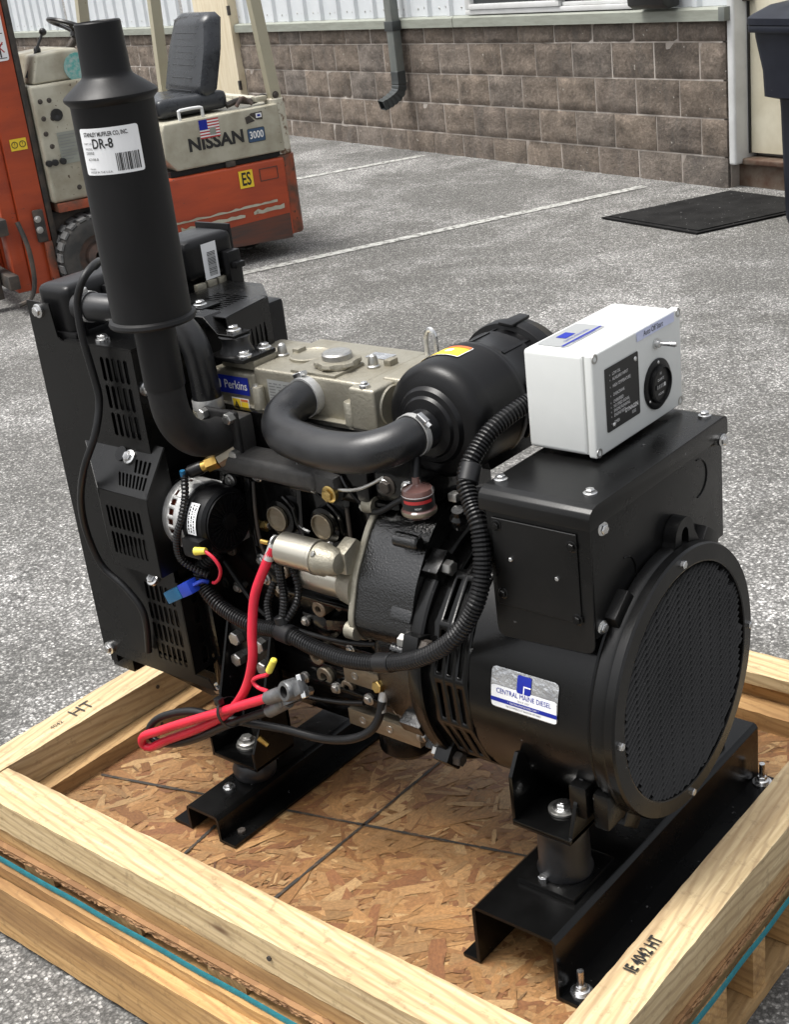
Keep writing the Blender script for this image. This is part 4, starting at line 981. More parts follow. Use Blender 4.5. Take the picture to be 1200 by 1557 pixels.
text('CENTRAL MAINE DIESEL', .0075, TZ(.437, .046, .0012), 'ink_blue', tp, sx=.85); text('709 COMMERCE ST BANGOR ME', .0045, TZ(.4515, .046, .0012), 'ink_blue', tp)
# --- adapter flange and flywheel housing
fg = MB(); fg.lathe([(.20, .244), (.231, .244), (.233, .247), (.233, .266), (.230, .270), (.20, .270)], (0, YC, ZC), (1, 0, 0), 80)
angs = (127, 224, 160, 270, 318, 45, 90, 0)
for a in angs: ear(fg, R(a), .20, .252, .028 if a not in (160,) else .02, .246, .277, .003)
flg = fg.build('adapter_flange', 'powder_black', gen)
for a in angs:
    c_, s_ = math.cos(R(a)), math.sin(R(a)); bolt(flg, (.284, YC+.236*c_, ZC+.236*s_), (1, 0, 0), .013, 'dull_zinc' if a in (127,) else 'steel_dark', True); bolt(flg, (.236, YC+.236*c_, ZC+.236*s_), (-1, 0, 0), .012, 'dull_zinc', True)
fh = MB(); fh.lathe([(.17, .13), (.205, .15), (.212, .165), (.212, .2435)], (0, YC, ZC), (1, 0, 0), 64)
HP = fillet([(-.02, .884), (-.085, .872), (-.125, .846), (-.178, .772), (-.206, .690), (-.190, .655), (-.13, .638), (-.02, .64)], .024, 6, (0, 7)); fh.prism(HP, YZ, .1225, .2435)
for a in (138, 150, 205, 230): ear(fh, R(a), .18, .236, .016, .198, .2432, .004)
fh = fh.build('flywheel_housing', 'gloss_black', gen, 40)
for y, z in ((-.150, .842), (-.19, .655), (-.15, .52)): MB().cyl((.190, y, z), (.242, y, z), .013, n=14, bev=.003).build('housing_boss', 'gloss_black', fh)
# --- engine block
eb = MB(); eb.box(-.305, .16, -.098, .165, .50, .895, .008)
eb.box(-.30, .19, -.118, .18, .455, .520, .006); eb.box(-.29, .17, -.105, .17, .415, .456, .004)
rg = random.Random(21)
for x in (-.255, -.19, -.06, .055, .105): eb.prism([(-.093, .70), (-.118, .72), (-.122, .80), (-.112, .885), (-.093, .89)], YZ, x-.007, x+.007, .003)
for z, y, x0, x1 in ((.655, -.128, -.13, .12), (.605, -.112, -.10, .18), (.565, -.118, -.03, .2), (.688, -.108, -.2, .12), (.87, -.116, -.29, .15), (.478, -.132, -.12, .21)): eb.box(x0, x1, y, -.09, z, z+.011, .003)
for x, z, r in ((-.115, .805, .030), (-.004, .811, .030), (.09, .60, .02), (-.05, .60, .018)): eb.lathe([(r+.006, 0), (r+.004, .018), (r-.004, .02)], (x, -.098, z), (0, -1, 0), 24)
eng = eb.build('engine_block', 'smooth_gloss', gen, 30)
for x, z in ((-.115, .807), (-.004, .813)):
    MB().lathe([(.0235, 0), (.0235, .006), (.0215, .0065), (.0205, .002), (.0, .001)], (x, -.1195, z), (0, -1, 0), 32).build('core_plug', 'machined', eng)
    MB().tube(spline([(x+.02, -.118, z+.045), (x+.045, -.122, z+.03), (x+.05, -.120, z-.005), (x+.075, -.118, z-.015)], .01), .0045, 8).build('cast_rib', 'smooth_gloss', eng)
for x, z, r, mt_ in ((-.040, .642, .016, 'rusty_boss'), (-.065, .536, .017, 'machined'), (-.052, .497, .019, 'machined'), (.004, .490, .015, 'rusty_boss'), (-.12, .70, .014, 'rusty_boss')):
    MB().lathe([(r, -.03), (r, .012), (r-.002, .014), (r*.45, .014), (r*.42, .0)], (x, -.114, z), (0, -1, 0), 24, caps=False).build('cast_boss', mt_, eng)
pd = MB().box(.003, .172, -.129, -.10, .505, .541, .002).build('mount_pad', 'machined', eng)
pd2 = MB().box(.0, .170, -.129, -.10, .413, .447, .002).build('mount_pad', 'machined', eng)
for x, z in ((.03, .523), (.14, .524), (.035, .430), (.10, .431)): MB().lathe([(.008, 0), (.0075, .0012), (.0055, .0012), (.005, -.01), (.0, -.01)], (x, -.1292, z), (0, -1, 0), 16).build('threaded_hole', 'dull_zinc', eng)
for x, z in ((.185, .50), (.195, .455), (.205, .475)): bolt(eng, (x, -.14, z), (1, -.2, 0), .010, 'dull_zinc')
op = MB().prism([(-.085, .415), (-.075, .375), (-.03, .352), (.10, .352), (.145, .378), (.155, .415)], YZ, -.27, .12, .006).build('oil_pan', 'smooth_gloss', gen)
MB().lathe([(.05, 0), (.055, .01), (.055, .05), (.04, .065)], (.07, -.05, .40), (0, 0, -1), 24).build('oil_filter', 'satin_black', gen)
MB().box(-.33, -.30, -.16, .18, .38, .88, .01).build('timing_cover', 'smooth_gloss', gen)
for x, y, z in ((-.175, -.125, .712), (-.172, -.125, .672), (-.135, -.125, .660), (-.23, -.12, .86), (-.155, -.12, .882), (-.01, -.122, .885), (.045, -.118, .895), (.10, -.12, .87), (.15, -.115, .92)): bolt(eng, (x, y, z), (0, -1, 0), .0085, random.choice(['dull_zinc', 'zinc']))
MB().prism([(-.19, .74), (-.12, .69), (-.115, .645), (-.15, .635), (-.19, .66)], XZ, -.122, -.099, .004).build('alternator_bracket', 'smooth_gloss', eng)
for x, y, z, r_ in ((-.10, -.134, .484, .008), (-.02, -.134, .484, .008), (.06, -.134, .484, .008), (.13, -.134, .484, .008), (.02, -.122, .572, .007), (.15, -.122, .575, .008), (-.09, -.118, .60, .007), (.10, -.116, .66, .008), (-.28, -.104, .62, .008), (-.28, -.104, .70, .008), (.165, -.125, .60, .009)): bolt(eng, (x, y, z), (0, -1, 0), r_, random.choice(['dull_zinc', 'steel_dark', 'dull_zinc']), name='block_bolt')
for pth, r_, mt_ in (([(-.29, -.115, .68), (-.20, -.125, .60), (-.10, -.128, .585), (.02, -.128, .59), (.12, -.125, .61)], .0045, 'cable_black'), ([(-.165, -.12, .87), (-.168, -.125, .80), (-.165, -.125, .74), (-.15, -.12, .70)], .0035, 'steel_dark'), ([(.10, -.115, .86), (.14, -.125, .87), (.19, -.12, .90), (.24, -.10, .92)], .005, 'cable_black'), ([(-.02, -.12, .91), (.04, -.135, .90), (.10, -.13, .905), (.15, -.115, .93)], .0032, 'dull_zinc'), ([(-.2, -.125, .47), (-.12, -.14, .45), (-.02, -.14, .46), (.05, -.135, .475)], .005, 'loom')): MB().tube(spline(pth, .01), r_, 8).build('fuel_line', mt_, gen, 60)
MB().tube(spline([(.075, -.12, .60), (.07, -.125, .70), (.065, -.125, .76), (.06, -.12, .86)], .01), .0038, 8).build('dipstick_tube', 'steel_dark', gen, 60)
MB().prism(fillet([(-.03, .60), (.11, .63), (.115, .648), (-.03, .62)], .004, 3), XZ, -.122, -.098).build('cast_web', 'smooth_gloss', eng)
for k in range(7): MB().box(.02+.009*k, .024+.009*k, -.1185, -.117, .556-.001*k, .563-.001*k).build('cast_mark', 'dull_zinc', eng)
# fuel system on the block, in the shade under the hose
fp_ = MB(); fp_.box(.03, .12, -.125, -.09, .875, .945, .008)
for x in (-.05, .0, .05): fp_.tube(spline([(x, -.10, .95), (x+.01, -.125, .93), (x+.03, -.13, .90), (x+.05, -.12, .87)], .01), .0032, 6)
fp_.build('injection_pump', 'smooth_gloss', gen)
MB().box(.125, .235, -.115, -.02, .885, .935, .006).build('rear_bracket', 'smooth_gloss', gen); bolt(gen, (.155, -.119, .915), (0, -1, 0), .012, 'steel_dark')
bolt(gen, (.200, -.119, .918), (0, -1, 0), .010, 'zinc'); MB().tube(spline([(.29, -.10, .93), (.32, -.08, .925), (.36, -.06, .935), (.40, -.03, .95)], .01), .009, 8).build('fuel_hose', 'loom', gen)
MB().box(.283, .300, -.118, -.10, .912, .926, .003).build('hose_clip', 'dull_zinc', gen)
MB().lathe([(.013, 0), (.015, .004), (.015, .02), (.010, .026), (.010, .036)], (.30, -.115, .872), (.2, -.3, .9), 16).build('sensor_block', 'smooth_gloss', gen)
# --- cylinder head and valve cover
MB().box(-.30, .13, -.082, .15, .896, .99, .006).build('cylinder_head', 'smooth_gloss', gen)
vc = MB(); vc.box(-.298, -.185, -.060, .13, .985, 1.052, .006, 3); vc.box(-.19, .07, -.056, .13, .985, 1.063, .006, 3); vc.box(.055, .112, -.075, .12, .985, 1.062, .006, 3)
vc.box(.085, .15, -.02, .11, .985, 1.066, .006, 3); vc.box(-.30, .13, -.070, .145, .978, .992, .003)
for x in (-.176, .045): vc.lathe([(.012, .985), (.0115, 1.03), (.010, 1.032)], (x, -.062, 0), (0, 0, 1), 16)
vc.lathe([(.040, 1.060), (.040, 1.0675), (.037, 1.0685), (.033, 1.066), (.0, 1.066)], (-.128, .035, 0), (0, 0, 1), 36)
vcv = vc.build('valve_cover', 'cast_alu', gen, 40)
MB().box(-.10, .005, -.05, .03, 1.062, 1.068, .002).build('breather_plate', 'cast_alu', vcv)
MB().lathe([(.036, 0), (.034, .003), (.030, .002), (.0, .0015)], (.112, -.028, 1.022), (1, 0, 0), 32).build('cover_disc', 'cast_alu', vcv)
fc = MB(); N = 48
ring = lambda r, z, wob: [(-.03+(r+(wob if (k // 4) % 2 else 0))*math.cos(2*math.pi*k/N), .0+(r+(wob if (k // 4) % 2 else 0))*math.sin(2*math.pi*k/N), z) for k in range(N)]
loft(fc, [ring(.038, 1.069, .0), ring(.038, 1.074, .005), ring(.036, 1.079, .005), ring(.030, 1.081, 0)]); fc = fc.build('filler_cap', 'cast_alu', vcv, 40)
MB().lathe([(.027, 1.081), (.027, 1.090), (.024, 1.093), (.0, 1.0925)], (-.03, .0, 0), (0, 0, 1), 32).build('cap_top', 'dull_zinc', fc)
for x, y in ((-.185, .02), (.03, .025)):
    MB().lathe([(.0115, 1.058), (.0115, 1.066), (.0092, 1.068), (.0088, 1.077), (.0066, 1.084), (.0025, 1.087), (0, 1.0875)], (x, y, 0), (0, 0, 1), 20).build('acorn_nut', 'dull_zinc', vcv)
    MB().box(x+.012, x+.028, y+.012, y+.036, 1.058, 1.074, .004).build('cast_lug', 'cast_alu', vcv)
bolt(vcv, (-.182, -.0625, 1.030), (0, -.4, 1), .007, 'zinc'); bolt(vcv, (.085, -.064, 1.068), (0, 0, 1), .0065, 'zinc')
PY = lambda x, z, y: plane_fn((x, y, z), (1, 0, 0), (0, 0, 1))
dc = decal((-.045, .045, -.017, .017), PY(-.246, 1.026, -.0612), 'ink_blue', vcv, 'maker_decal')
text('Perkins', .023, PY(-.235, 1.026, -.0618), 'ink_white', dc, sx=.88, bold=.0002); decal((-.007, .007, -.009, .009), PY(-.281, 1.026, -.0617), 'ink_white', dc, 'emblem', .004); decal((-.0035, .0035, -.0045, .0045), PY(-.281, 1.026, -.0621), 'ink_blue', dc, 'emblem', .0025)
wd = decal((-.022, .022, -.016, .010), PY(-.218, .997, -.0712), 'ink_white', vcv, 'warning_decal')
decal((-.020, .0, -.014, .008), PY(-.218, .997, -.0716), 'ink_yellow', wd, 'warning_field'); decal((.0015, .020, -.014, .003), PY(-.218, .997, -.0716), 'ink_yellow', wd, 'warning_field'); decal((.0015, .020, .0036, .008), PY(-.218, .997, -.0716), 'ink_orange', wd, 'warning_field')
b = MB(); fn = PY(-.228, .994, -.0720); b.vf([fn(-.007, -.006), fn(.007, -.006), fn(0, .008)], [(0, 1, 2)]); b.build('warning_triangle', 'ink_black', wd, 0); text('!', .008, PY(-.228, .9935, -.0724), 'ink_yellow', wd, 'warning_mark')
dpl = decal((-.030, .032, -.034, .028), PY(-.125, 1.018, -.0572), 'label_grey', vcv, 'data_plate')
b = MB(); fn = PY(-.125, 1.018, -.0577); rg = random.Random(4)
for k in range(10):
    z = .022-.0055*k; x = -.027
    while x < .026: w_ = rg.uniform(.005, .018); b.vf([fn(x, z), fn(min(.029, x+w_), z), fn(min(.029, x+w_), z-.0022), fn(x, z-.0022)], [(0, 1, 2, 3)]); x += w_+rg.uniform(.003, .008)
b.build('data_plate_print', 'ink_grey', dpl, 0)
for x, y, w, h in ((-.23, -.005, .06, .05), (.0, .08, .05, .03)):
    d_ = decal((-w/2, w/2, -h/2, h/2), plane_fn((x, y, 1.0528 if x < -.1 else 1.0638), (1, 0, 0), (0, 1, 0)), 'label_silver', vcv, 'foil_label')
MB().box(-.06, -.055, -.053, -.03, 1.0, 1.06).build('cover_web', 'cast_alu', vcv)
# lifting eyes
for p, ax_ in (((.103, .10, 1.085), 'y'), ((-.262, -.03, 1.07), 'x')):
    e_ = MB(); c_ = Vector(p)
    def ey(a): d_ = V(.011*math.cos(a), 0, .019*math.sin(a)+(.012 if math.sin(a) > 0 else -.012)); return c_+(d_ if ax_ == 'y' else V(0, d_.x, d_.z))
    e_.tube([ey(2*math.pi*k/28) for k in range(29)], .0045, 8, False); e_.build('lifting_eye', 'zinc' if ax_ == 'y' else 'dull_zinc', gen)
# --- exhaust: manifold, flange, elbow, muffler
mn = MB(); mn.box(-.25, .02, -.150, -.085, .890, .928, .012, 3); mn.prism([(.0, .892), (.0, .928), (.06, .922), (.062, .886), (.05, .87), (.04, .885)], XZ, -.145, -.09, .006); mn.box(-.245, -.175, -.122, -.085, .915, .99, .008)
mn = mn.build('exhaust_manifold', 'cast_iron', gen); bolt(mn, (.048, -.149, .893), (0, -1, 0), .011, 'yellow_zinc')
ef = MB(); ef.box(-.256, -.170, -.1345, -.1215, .916, 1.006, .006, 3); elb = [(-.213, -.13, .961), (-.213, -.152, .962), (-.213, -.186, .970), (-.213, -.215, .993), (-.213, -.233, 1.025), (-.213, -.239, 1.06), (-.213, -.2395, 1.13), (-.213, -.2395, 1.2)]
ef.tube(spline(elb, .006), .0325, 28); ef = ef.build('exhaust_elbow', 'elbow_black', gen, 40)
MB().lathe([(.0345, 1.085), (.0352, 1.09), (.0352, 1.19), (.034, 1.2)], (-.213, -.2395, 0), (0, 0, 1), 36, caps=False).build('inlet_collar', 'muffler_black', ef)
for x, z in ((-.246, .996), (-.180, .996), (-.180, .926), (-.246, .926)): bolt(ef, (x, -.141, z), (0, -1, 0), .0105, 'dull_zinc', True)
mu = MB().lathe([(.034, 1.196), (.062, 1.199), (.0715, 1.200), (.074, 1.204), (.0725, 1.209), (.0668, 1.212), (.0665, 1.4), (.0660, 1.553), (.0665, 1.556), (.0735, 1.563), (.0745, 1.566), (.0742, 1.5685), (.071, 1.572), (.0540, 1.585), (.0440, 1.592), (.0402, 1.5955), (.0392, 1.598), (.0384, 1.602), (.0360, 1.674), (.0345, 1.676), (.033, 1.674), (.033, 1.55), (0, 1.55)], (-.213, -.2385, 0), (0, 0, 1), 64, caps=False).build('muffler', 'muffler_black', gen, 28)
MB().lathe([(.0328, 1.552), (0, 1.5521)], (-.213, -.2385, 0), (0, 0, 1), 24, caps=False).build('muffler_bore', 'void', mu)
MR = .0668; mfn = lambda u, v: V(-.213+MR*math.cos(u/MR+R(-54)), -.2385+MR*math.sin(u/MR+R(-54)), 1.490+v)
def mlift(d): return lambda u, v: V(-.213+(MR+d)*math.cos(u/MR+R(-54)), -.2385+(MR+d)*math.sin(u/MR+R(-54)), 1.490+v)
ml = decal((-.051, .051, -.0355, .0355), mfn, 'label_white', mu, 'muffler_label', .004, 14)
text('STANLEY MUFFLER CO, INC.', .0092, lambda u, v: mlift(.0006)(u-.004, v+.026), 'ink_black', ml, sx=.64, bold=.0002); text('DR-8', .021, lambda u, v: mlift(.0006)(u-.010, v+.0115), 'ink_black', ml, sx=.78, bold=.0004)
for s_, sz, u0, v0 in (('PART NO.', .0038, -.044, .0125), ('MODEL', .0045, -.043, .0045), ('DEERE', .0058, -.043, -.002), ('A7108-8', .0058, -.041, -.0115), ('STANLEY', .003, -.041, -.026), ('MADE IN THE U.S.A.', .0046, -.041, -.031)): text(s_, sz, lambda u, v: mlift(.0006)(u+u0, v+v0), 'ink_black', ml, align='LEFT')
b = MB(); rg = random.Random(9); u = .008
while u < .044:
    w_ = rg.choice((.0006, .0012, .002)); f_ = mlift(.0006); b.vf([f_(u, -.031), f_(u+w_, -.031), f_(u+w_, -.004), f_(u, -.004)], [(0, 1, 2, 3)]); u += w_+rg.choice((.0006, .001, .0014))
b.build('barcode', 'ink_black', ml, 0)
# --- intake hose and air cleaner
ihp = [(-.055, -.030, 1.028), (-.055, -.058, 1.028), (-.054, -.100, 1.024), (-.048, -.138, 1.012), (-.015, -.168, 1.002), (.035, -.182, .999), (.085, -.190, .998), (.135, -.192, 1.000), (.180, -.187, 1.005), (.213, -.167, 1.012), (.226, -.138, 1.017), (.228, -.09, 1.018)]
ih = MB().tube(spline(ihp, .008), .0335, 28).build('intake_hose', 'rubber', gen, 60)
def clamp(p, ax, r, parent, ang):
    c = MB().lathe([(r, -.006), (r+.0016, -.006), (r+.0016, .006), (r, .006)], p, ax, 40, caps=False).build('hose_clamp', 'alu_bright', parent)
    x, y, z = frame_of(ax); d_ = x*math.cos(ang)+y*math.sin(ang); t_ = z.cross(d_); o_ = Vector(p)+d_*(r+.005)
    MB().prism([(-.009, -.0055), (.012, -.0055), (.012, .0055), (-.009, .0055)], lambda u, v, w: o_+t_*u+Vector(z)*v+d_*w, -.004, .005, .001, 1).build('clamp_screw_housing', 'zinc', c)
    MB().cyl(o_+t_*.010, o_+t_*.020, .0045, n=8).build('clamp_screw', 'zinc', c)
clamp((-.055, -.062, 1.028), (0, 1, 0), .034, ih, 1.2); clamp((.2275, -.121, 1.018), (0, 1, 0), .034, ih, 2.2)
MB().lathe([(.036, 0), (.036, .012), (.033, .014), (.033, .03)], (-.055, -.074, 1.028), (0, 1, 0), 32).build('intake_port', 'alu_bright', ih)
AX, AZ, K = .228, 1.018, 1.22
acp = [(.040, .008), (.043, .013), (.050, .015), (.054, .022), (.068, .026), (.0765, .034), (.0800, .046), (.0808, .065), (.0815, .135), (.0825, .138), (.0835, .143), (.0825, .147), (.0825, .152), (.080, .155), (.0795, .162), (.0785, .165), (.0785, .215), (.080, .218), (.080, .223), (.0785, .226), (.0785, .240), (.0865, .243), (.088, .248), (.088, .268), (.085, .272), (.0835, .292), (.078, .302), (.06, .306), (0, .307)]
ac = MB().lathe([(.031, -.03), (.031, .004)]+[(r_*K, t_) for r_, t_ in acp], (AX, -.095, AZ), (0, 1, 0), 64, caps=False).build('air_cleaner', 'plastic_black', gen, 40)
for a in (25, 95, 165, 250):
    x_, y_, z_ = frame_of((0, 1, 0)); d_ = x_*math.cos(R(a))+y_*math.sin(R(a)); t_ = z_.cross(d_); c_ = V(AX, .165, AZ)
    MB().prism([(-.014, -.03), (.014, -.03), (.010, .03), (-.010, .03)], lambda u, v, w: c_+t_*u+z_*v+d_*(.086*K+w), 0, .006, .002).build('cover_clip', 'plastic_black', ac)
for k in range(9):
    a = R(20+40*k); d_ = V(math.cos(a), 0, math.sin(a)); MB().prism([(-.003, .165), (.003, .165), (.003, .24), (-.003, .24)], lambda u, v, w: V(AX, -.095, AZ)+d_*(.0782*K+w)+V(-d_.z, 0, d_.x)*u+V(0, v, 0), 0, .0022).build('housing_rib', 'plastic_black', ac)
sb = MB(); f_ = lambda u, v, w: V(AX+(.083*K+w)*math.cos(v), -.085+u, AZ+(.083*K+w)*math.sin(v))
sb.sheet([.150, .17, .20, .225], [R(-35), R(-15), R(5), R(22)], lambda u, v: f_(u, v, 0)); sb.build('mount_strap', 'plastic_black', ac, 40, solid=.005)
for z in (1.052, 1.022): MB().tube([(.330+.012*math.cos(a), .155+.018*math.cos(a)*.4, z+.016*math.sin(a)) for a in [2*math.pi*k/20 for k in range(21)]], .004, 8, False).build('clip_ring', 'plastic_black', ac)
wl_ = lambda u, v: V(AX+.0822*K*math.cos(R(104)+v/.1003), .010+u, AZ+.0822*K*math.sin(R(104)+v/.1003))
w2 = rows_decal((-.023, .023, -.044, .044), wl_, 'ink_white', ac, 'warning_label', .003)
wl2 = lambda u, v: V(AX+.0828*K*math.cos(R(104)+v/.1003), .010+u, AZ+.0828*K*math.sin(R(104)+v/.1003))
rows_decal((-.021, .021, -.042, .042), wl2, 'ink_yellow', w2, 'warning_field'); wl3 = lambda u, v: V(AX+.0834*K*math.cos(R(104)+v/.1003), .010+u, AZ+.0834*K*math.sin(R(104)+v/.1003))
rows_decal((.013, .021, -.042, .005), wl3, 'ink_orange', w2, 'warning_field')
b = MB(); b.vf([wl3(-.008, .012), wl3(-.008, .030), wl3(.008, .021)], [(0, 1, 2)]); b.build('warning_triangle', 'ink_black', w2, 0)
rows_decal((-.010, .004, -.020, -.006), wl3, 'ink_white', w2, 'warning_symbol', .004)
MB().prism([(.18, .93), (.18, .955), (.215, .965), (.29, .965), (.30, .93)], XZ, -.02, .12, .004).build('cleaner_bracket', 'satin_black', gen)
# restriction indicator under the cleaner
GP = (.247, -.148, .897); GK = 1.2
def gl(pr): return [(r_*GK, t_*GK) for r_, t_ in pr]
ri = MB().lathe(gl([(.017, -.003), (.0235, .002), (.0235, .008), (.021, .010), (.0215, .032), (.020, .037), (.012, .040), (.006, .043), (.0055, .053)]), GP, (0, 0, 1), 28).build('restriction_gauge', 'clear_plastic', gen)
for nm, pr, mt_ in (('gauge_rim', [(.0238, .0025), (.0242, .0035), (.0242, .007), (.0238, .008)], 'machined'), ('gauge_label', [(.0218, .0115), (.0219, .028)], 'ink_black'), ('gauge_line', [(.0221, .0295), (.0221, .0305)], 'ink_white')): MB().lathe(gl(pr), GP, (0, 0, 1), 28, caps=False).build(nm, mt_, ri)
gfn = lambda u, v: V(GP[0]+.0266*math.cos(u/.0266+R(-52)), GP[1]+.0266*math.sin(u/.0266+R(-52)), GP[2]+.0235+v)
decal((-.026, .026, .0015, .0072), gfn, 'ink_red', ri, 'gauge_band', 0, 10)
text('RESET', .0042, lambda u, v: gfn(u, v-.0055), 'ink_white', ri)
MB().cyl((.247, -.148, .955), (.235, -.128, .99), .0078, n=12).build('gauge_stem', 'plastic_black', ri)
# --- starter motor
sm = MB(); sm.lathe([(.030, 0), (.034, .004), (.034, .09), (.037, .093), (.037, .10), (.030, .135)], (-.02, -.152, .738), (1, 0, 0), 36); sm = sm.build('starter_motor', 'solenoid', gen)
so = MB().lathe([(.026, 0), (.0295, .003), (.0295, .078), (.031, .08), (.031, .086), (.027, .088)], (-.028, -.200, .800), (1, 0, 0), 40).build('solenoid', 'solenoid', sm)
MB().lathe([(.029, .0), (.029, .012), (.0255, .020), (.0245, .036), (.018, .046), (.008, .050)], (.058, -.200, .799), (1, 0, 0), 32).build('solenoid_housing', 'cast_alu', sm)
for a in (40, 140, 260): bolt(so, (.066, -.2+.027*math.cos(R(a)), .80+.027*math.sin(R(a))), (-.4, math.cos(R(a)), math.sin(R(a))), .006, 'dull_zinc', True, 'screw')
MB().lathe([(.017, -.020), (.019, -.017), (.0195, .0)], (-.028, -.200, .800), (1, 0, 0), 20).build('terminal_cap', 'plastic_black', sm)
MB().lathe([(.0045, -.046), (.0045, -.028)], (-.028, -.205, .806), (1, 0, 0), 10).build('terminal_stud', 'brass', sm)
mfp = fillet([(-.06, .885), (-.088, .877), (-.129, .850), (-.1825, .774), (-.211, .690), (-.193, .650), (-.13, .634), (-.06, .65)], .02, 4)
mf_ = MB().prism(mfp, YZ, .1105, .1222, .0015, 1).build('starter_flange', 'cast_alu', sm); 
cn = MB(); cn.lathe([(.036, .075), (.040, .095), (.046, .112)], (0, -.155, .738), (1, 0, 0), 28); cn.prism([(-.195, .775), (-.195, .815), (-.16, .83), (-.13, .80), (-.15, .76)], YZ, .085, .112, .005); cn.build('starter_nose', 'cast_alu', sm)
for y, z in ((-.112, .872), (-.196, .672)):
    MB().lathe([(.016, 0), (.016, .022)], (.100, y, z), (1, 0, 0), 16).build('flange_lobe', 'cast_alu', mf_); bolt(mf_, (.099, y, z), (-1, 0, 0), .009, 'dull_zinc', True)
# --- charging alternator
AY, AZ2 = -.160, .800; ca = MB().lathe([(.064, -.315), (.0665, -.31), (.0665, -.30)], (0, AY, AZ2), (1, 0, 0), 40).build('charging_alternator', 'alu_bright', gen)
cylA = lambda x, a: V(x, AY-.066*math.cos(a), AZ2+.066*math.sin(a))
MB().sheet([-.302, -.296, -.278, -.262, -.258], [2*math.pi*k/22 for k in range(23)], cylA, {(1, j) for j in range(22)}, slot=(.75, .62)).build('slotted_shell', 'alu_bright', ca, 50, solid=.004)
MB().lathe([(.058, -.31), (.058, -.25)], (0, AY, AZ2), (1, 0, 0), 32, caps=False).build('winding', 'copper_coil', ca)
MB().lathe([(.065, -.26), (.0655, -.252), (.063, -.248), (.064, -.235), (.062, -.212), (.056, -.206), (.0, -.205)], (0, AY, AZ2), (1, 0, 0), 48, caps=False).build('rear_cover', 'plastic_black', ca)
fin = MB()
for k in range(26):
    a = 2*math.pi*k/26; d_ = V(0, math.cos(a), math.sin(a)); t_ = V(0, -math.sin(a), math.cos(a)); c_ = V(-.206, AY, AZ2)
    fin.prism([(.016, -.0011), (.052, -.0017), (.052, .0017), (.016, .0011)], lambda u, v, w: c_+d_*u+t_*v+V(w, 0, 0), 0, .0045)
fin.lathe([(.054, -.206), (.054, -.2015), (.050, -.2015), (.050, -.206)], (0, AY, AZ2), (1, 0, 0), 40, caps=False); fin.lathe([(.016, -.206), (.016, -.199), (.0, -.198)], (0, AY, AZ2), (1, 0, 0), 20, caps=False); fin.build('cover_fins', 'plastic_black', ca)
MB().lathe([(.064, -.36), (.068, -.357), (.068, -.345), (.060, -.34), (.060, -.332), (.067, -.328), (.067, -.318)], (0, AY, AZ2), (1, 0, 0), 36).build('pulley', 'satin_black', ca)
lbf = lambda u, v: V(-.234+u, AY-.0652*math.cos(v/.0652+R(25)), AZ2+.0652*math.sin(v/.0652+R(25))); al = rows_decal((-.011, .012, -.034, .026), lbf, 'label_white', ca, 'rating_label')
b = MB(); q = lambda u, v: lbf(u, v)+V(0, -.0005, .0002); rg = random.Random(14)
for k in range(3):
    v_ = -.03
    while v_ < .02: w_ = rg.uniform(.001, .006); u0 = -.008+.0065*k; b.vf([q(u0, v_), q(u0+.003, v_), q(u0+.003, v_+w_), q(u0, v_+w_)], [(0, 1, 2, 3)]); v_ += w_+.002
b.build('label_print', 'ink_black', al, 0)
MB().box(-.255, -.205, -.238, -.205, .752, .79, .008).build('terminal_cover', 'plastic_black', ca); MB().cyl((-.215, -.24, .772), (-.192, -.235, .775), .008, .006, n=12).build('crimp', 'yellow_nylon', ca)
MB().tube(spline([(-.195, -.236, .775), (-.175, -.235, .765), (-.165, -.232, .745), (-.18, -.225, .72), (-.205, -.215, .70), (-.225, -.205, .69)], .006), .0033, 8).build('red_lead', 'cable_red', ca)
MB().cyl((-.25, -.10, .765), (-.165, -.095, .772), .008, n=12).build('adjuster_bolt', 'zinc', ca); MB().lathe([(.012, 0), (.012, .012)], (-.182, -.096, .771), (1, 0, 0), 6).build('adjuster_nut', 'yellow_zinc', ca)
MB().box(-.24, -.225, -.13, -.06, .735, .80, .006).build('pivot_ear', 'alu_bright', ca)
for a in (60, 100, 140, 215, 250): MB().prism([(.0, -.012), (.03, -.012), (.03, .012), (0, .012)], lambda u, v, w: V(-.285+u, AY-(.066+w)*math.cos(R(a)+v/.066), AZ2+(.066+w)*math.sin(R(a)+v/.066)), -.004, .004, .001, 1).build('case_lug', 'alu_bright', ca)
# oil pressure sender in brass with its black plug
SB, SD = V(-.214, -.150, .915), V(-.74, -.42, -.30)
sn = MB(); sn.lathe([(.014, 0), (.014, .024)], SB, SD, 6); sn.lathe([(.0105, .024), (.0105, .034)], SB, SD, 16); sn = sn.build('oil_sender', 'brass', gen)
MB().lathe([(.011, .034), (.0125, .038), (.0125, .062), (.009, .066), (.009, .074)], SB, SD, 16).build('sender_plug', 'plastic_black', sn); MB().cyl((-.19, -.125, .93), SB, .016, n=8).build('sender_base', 'machined', sn)
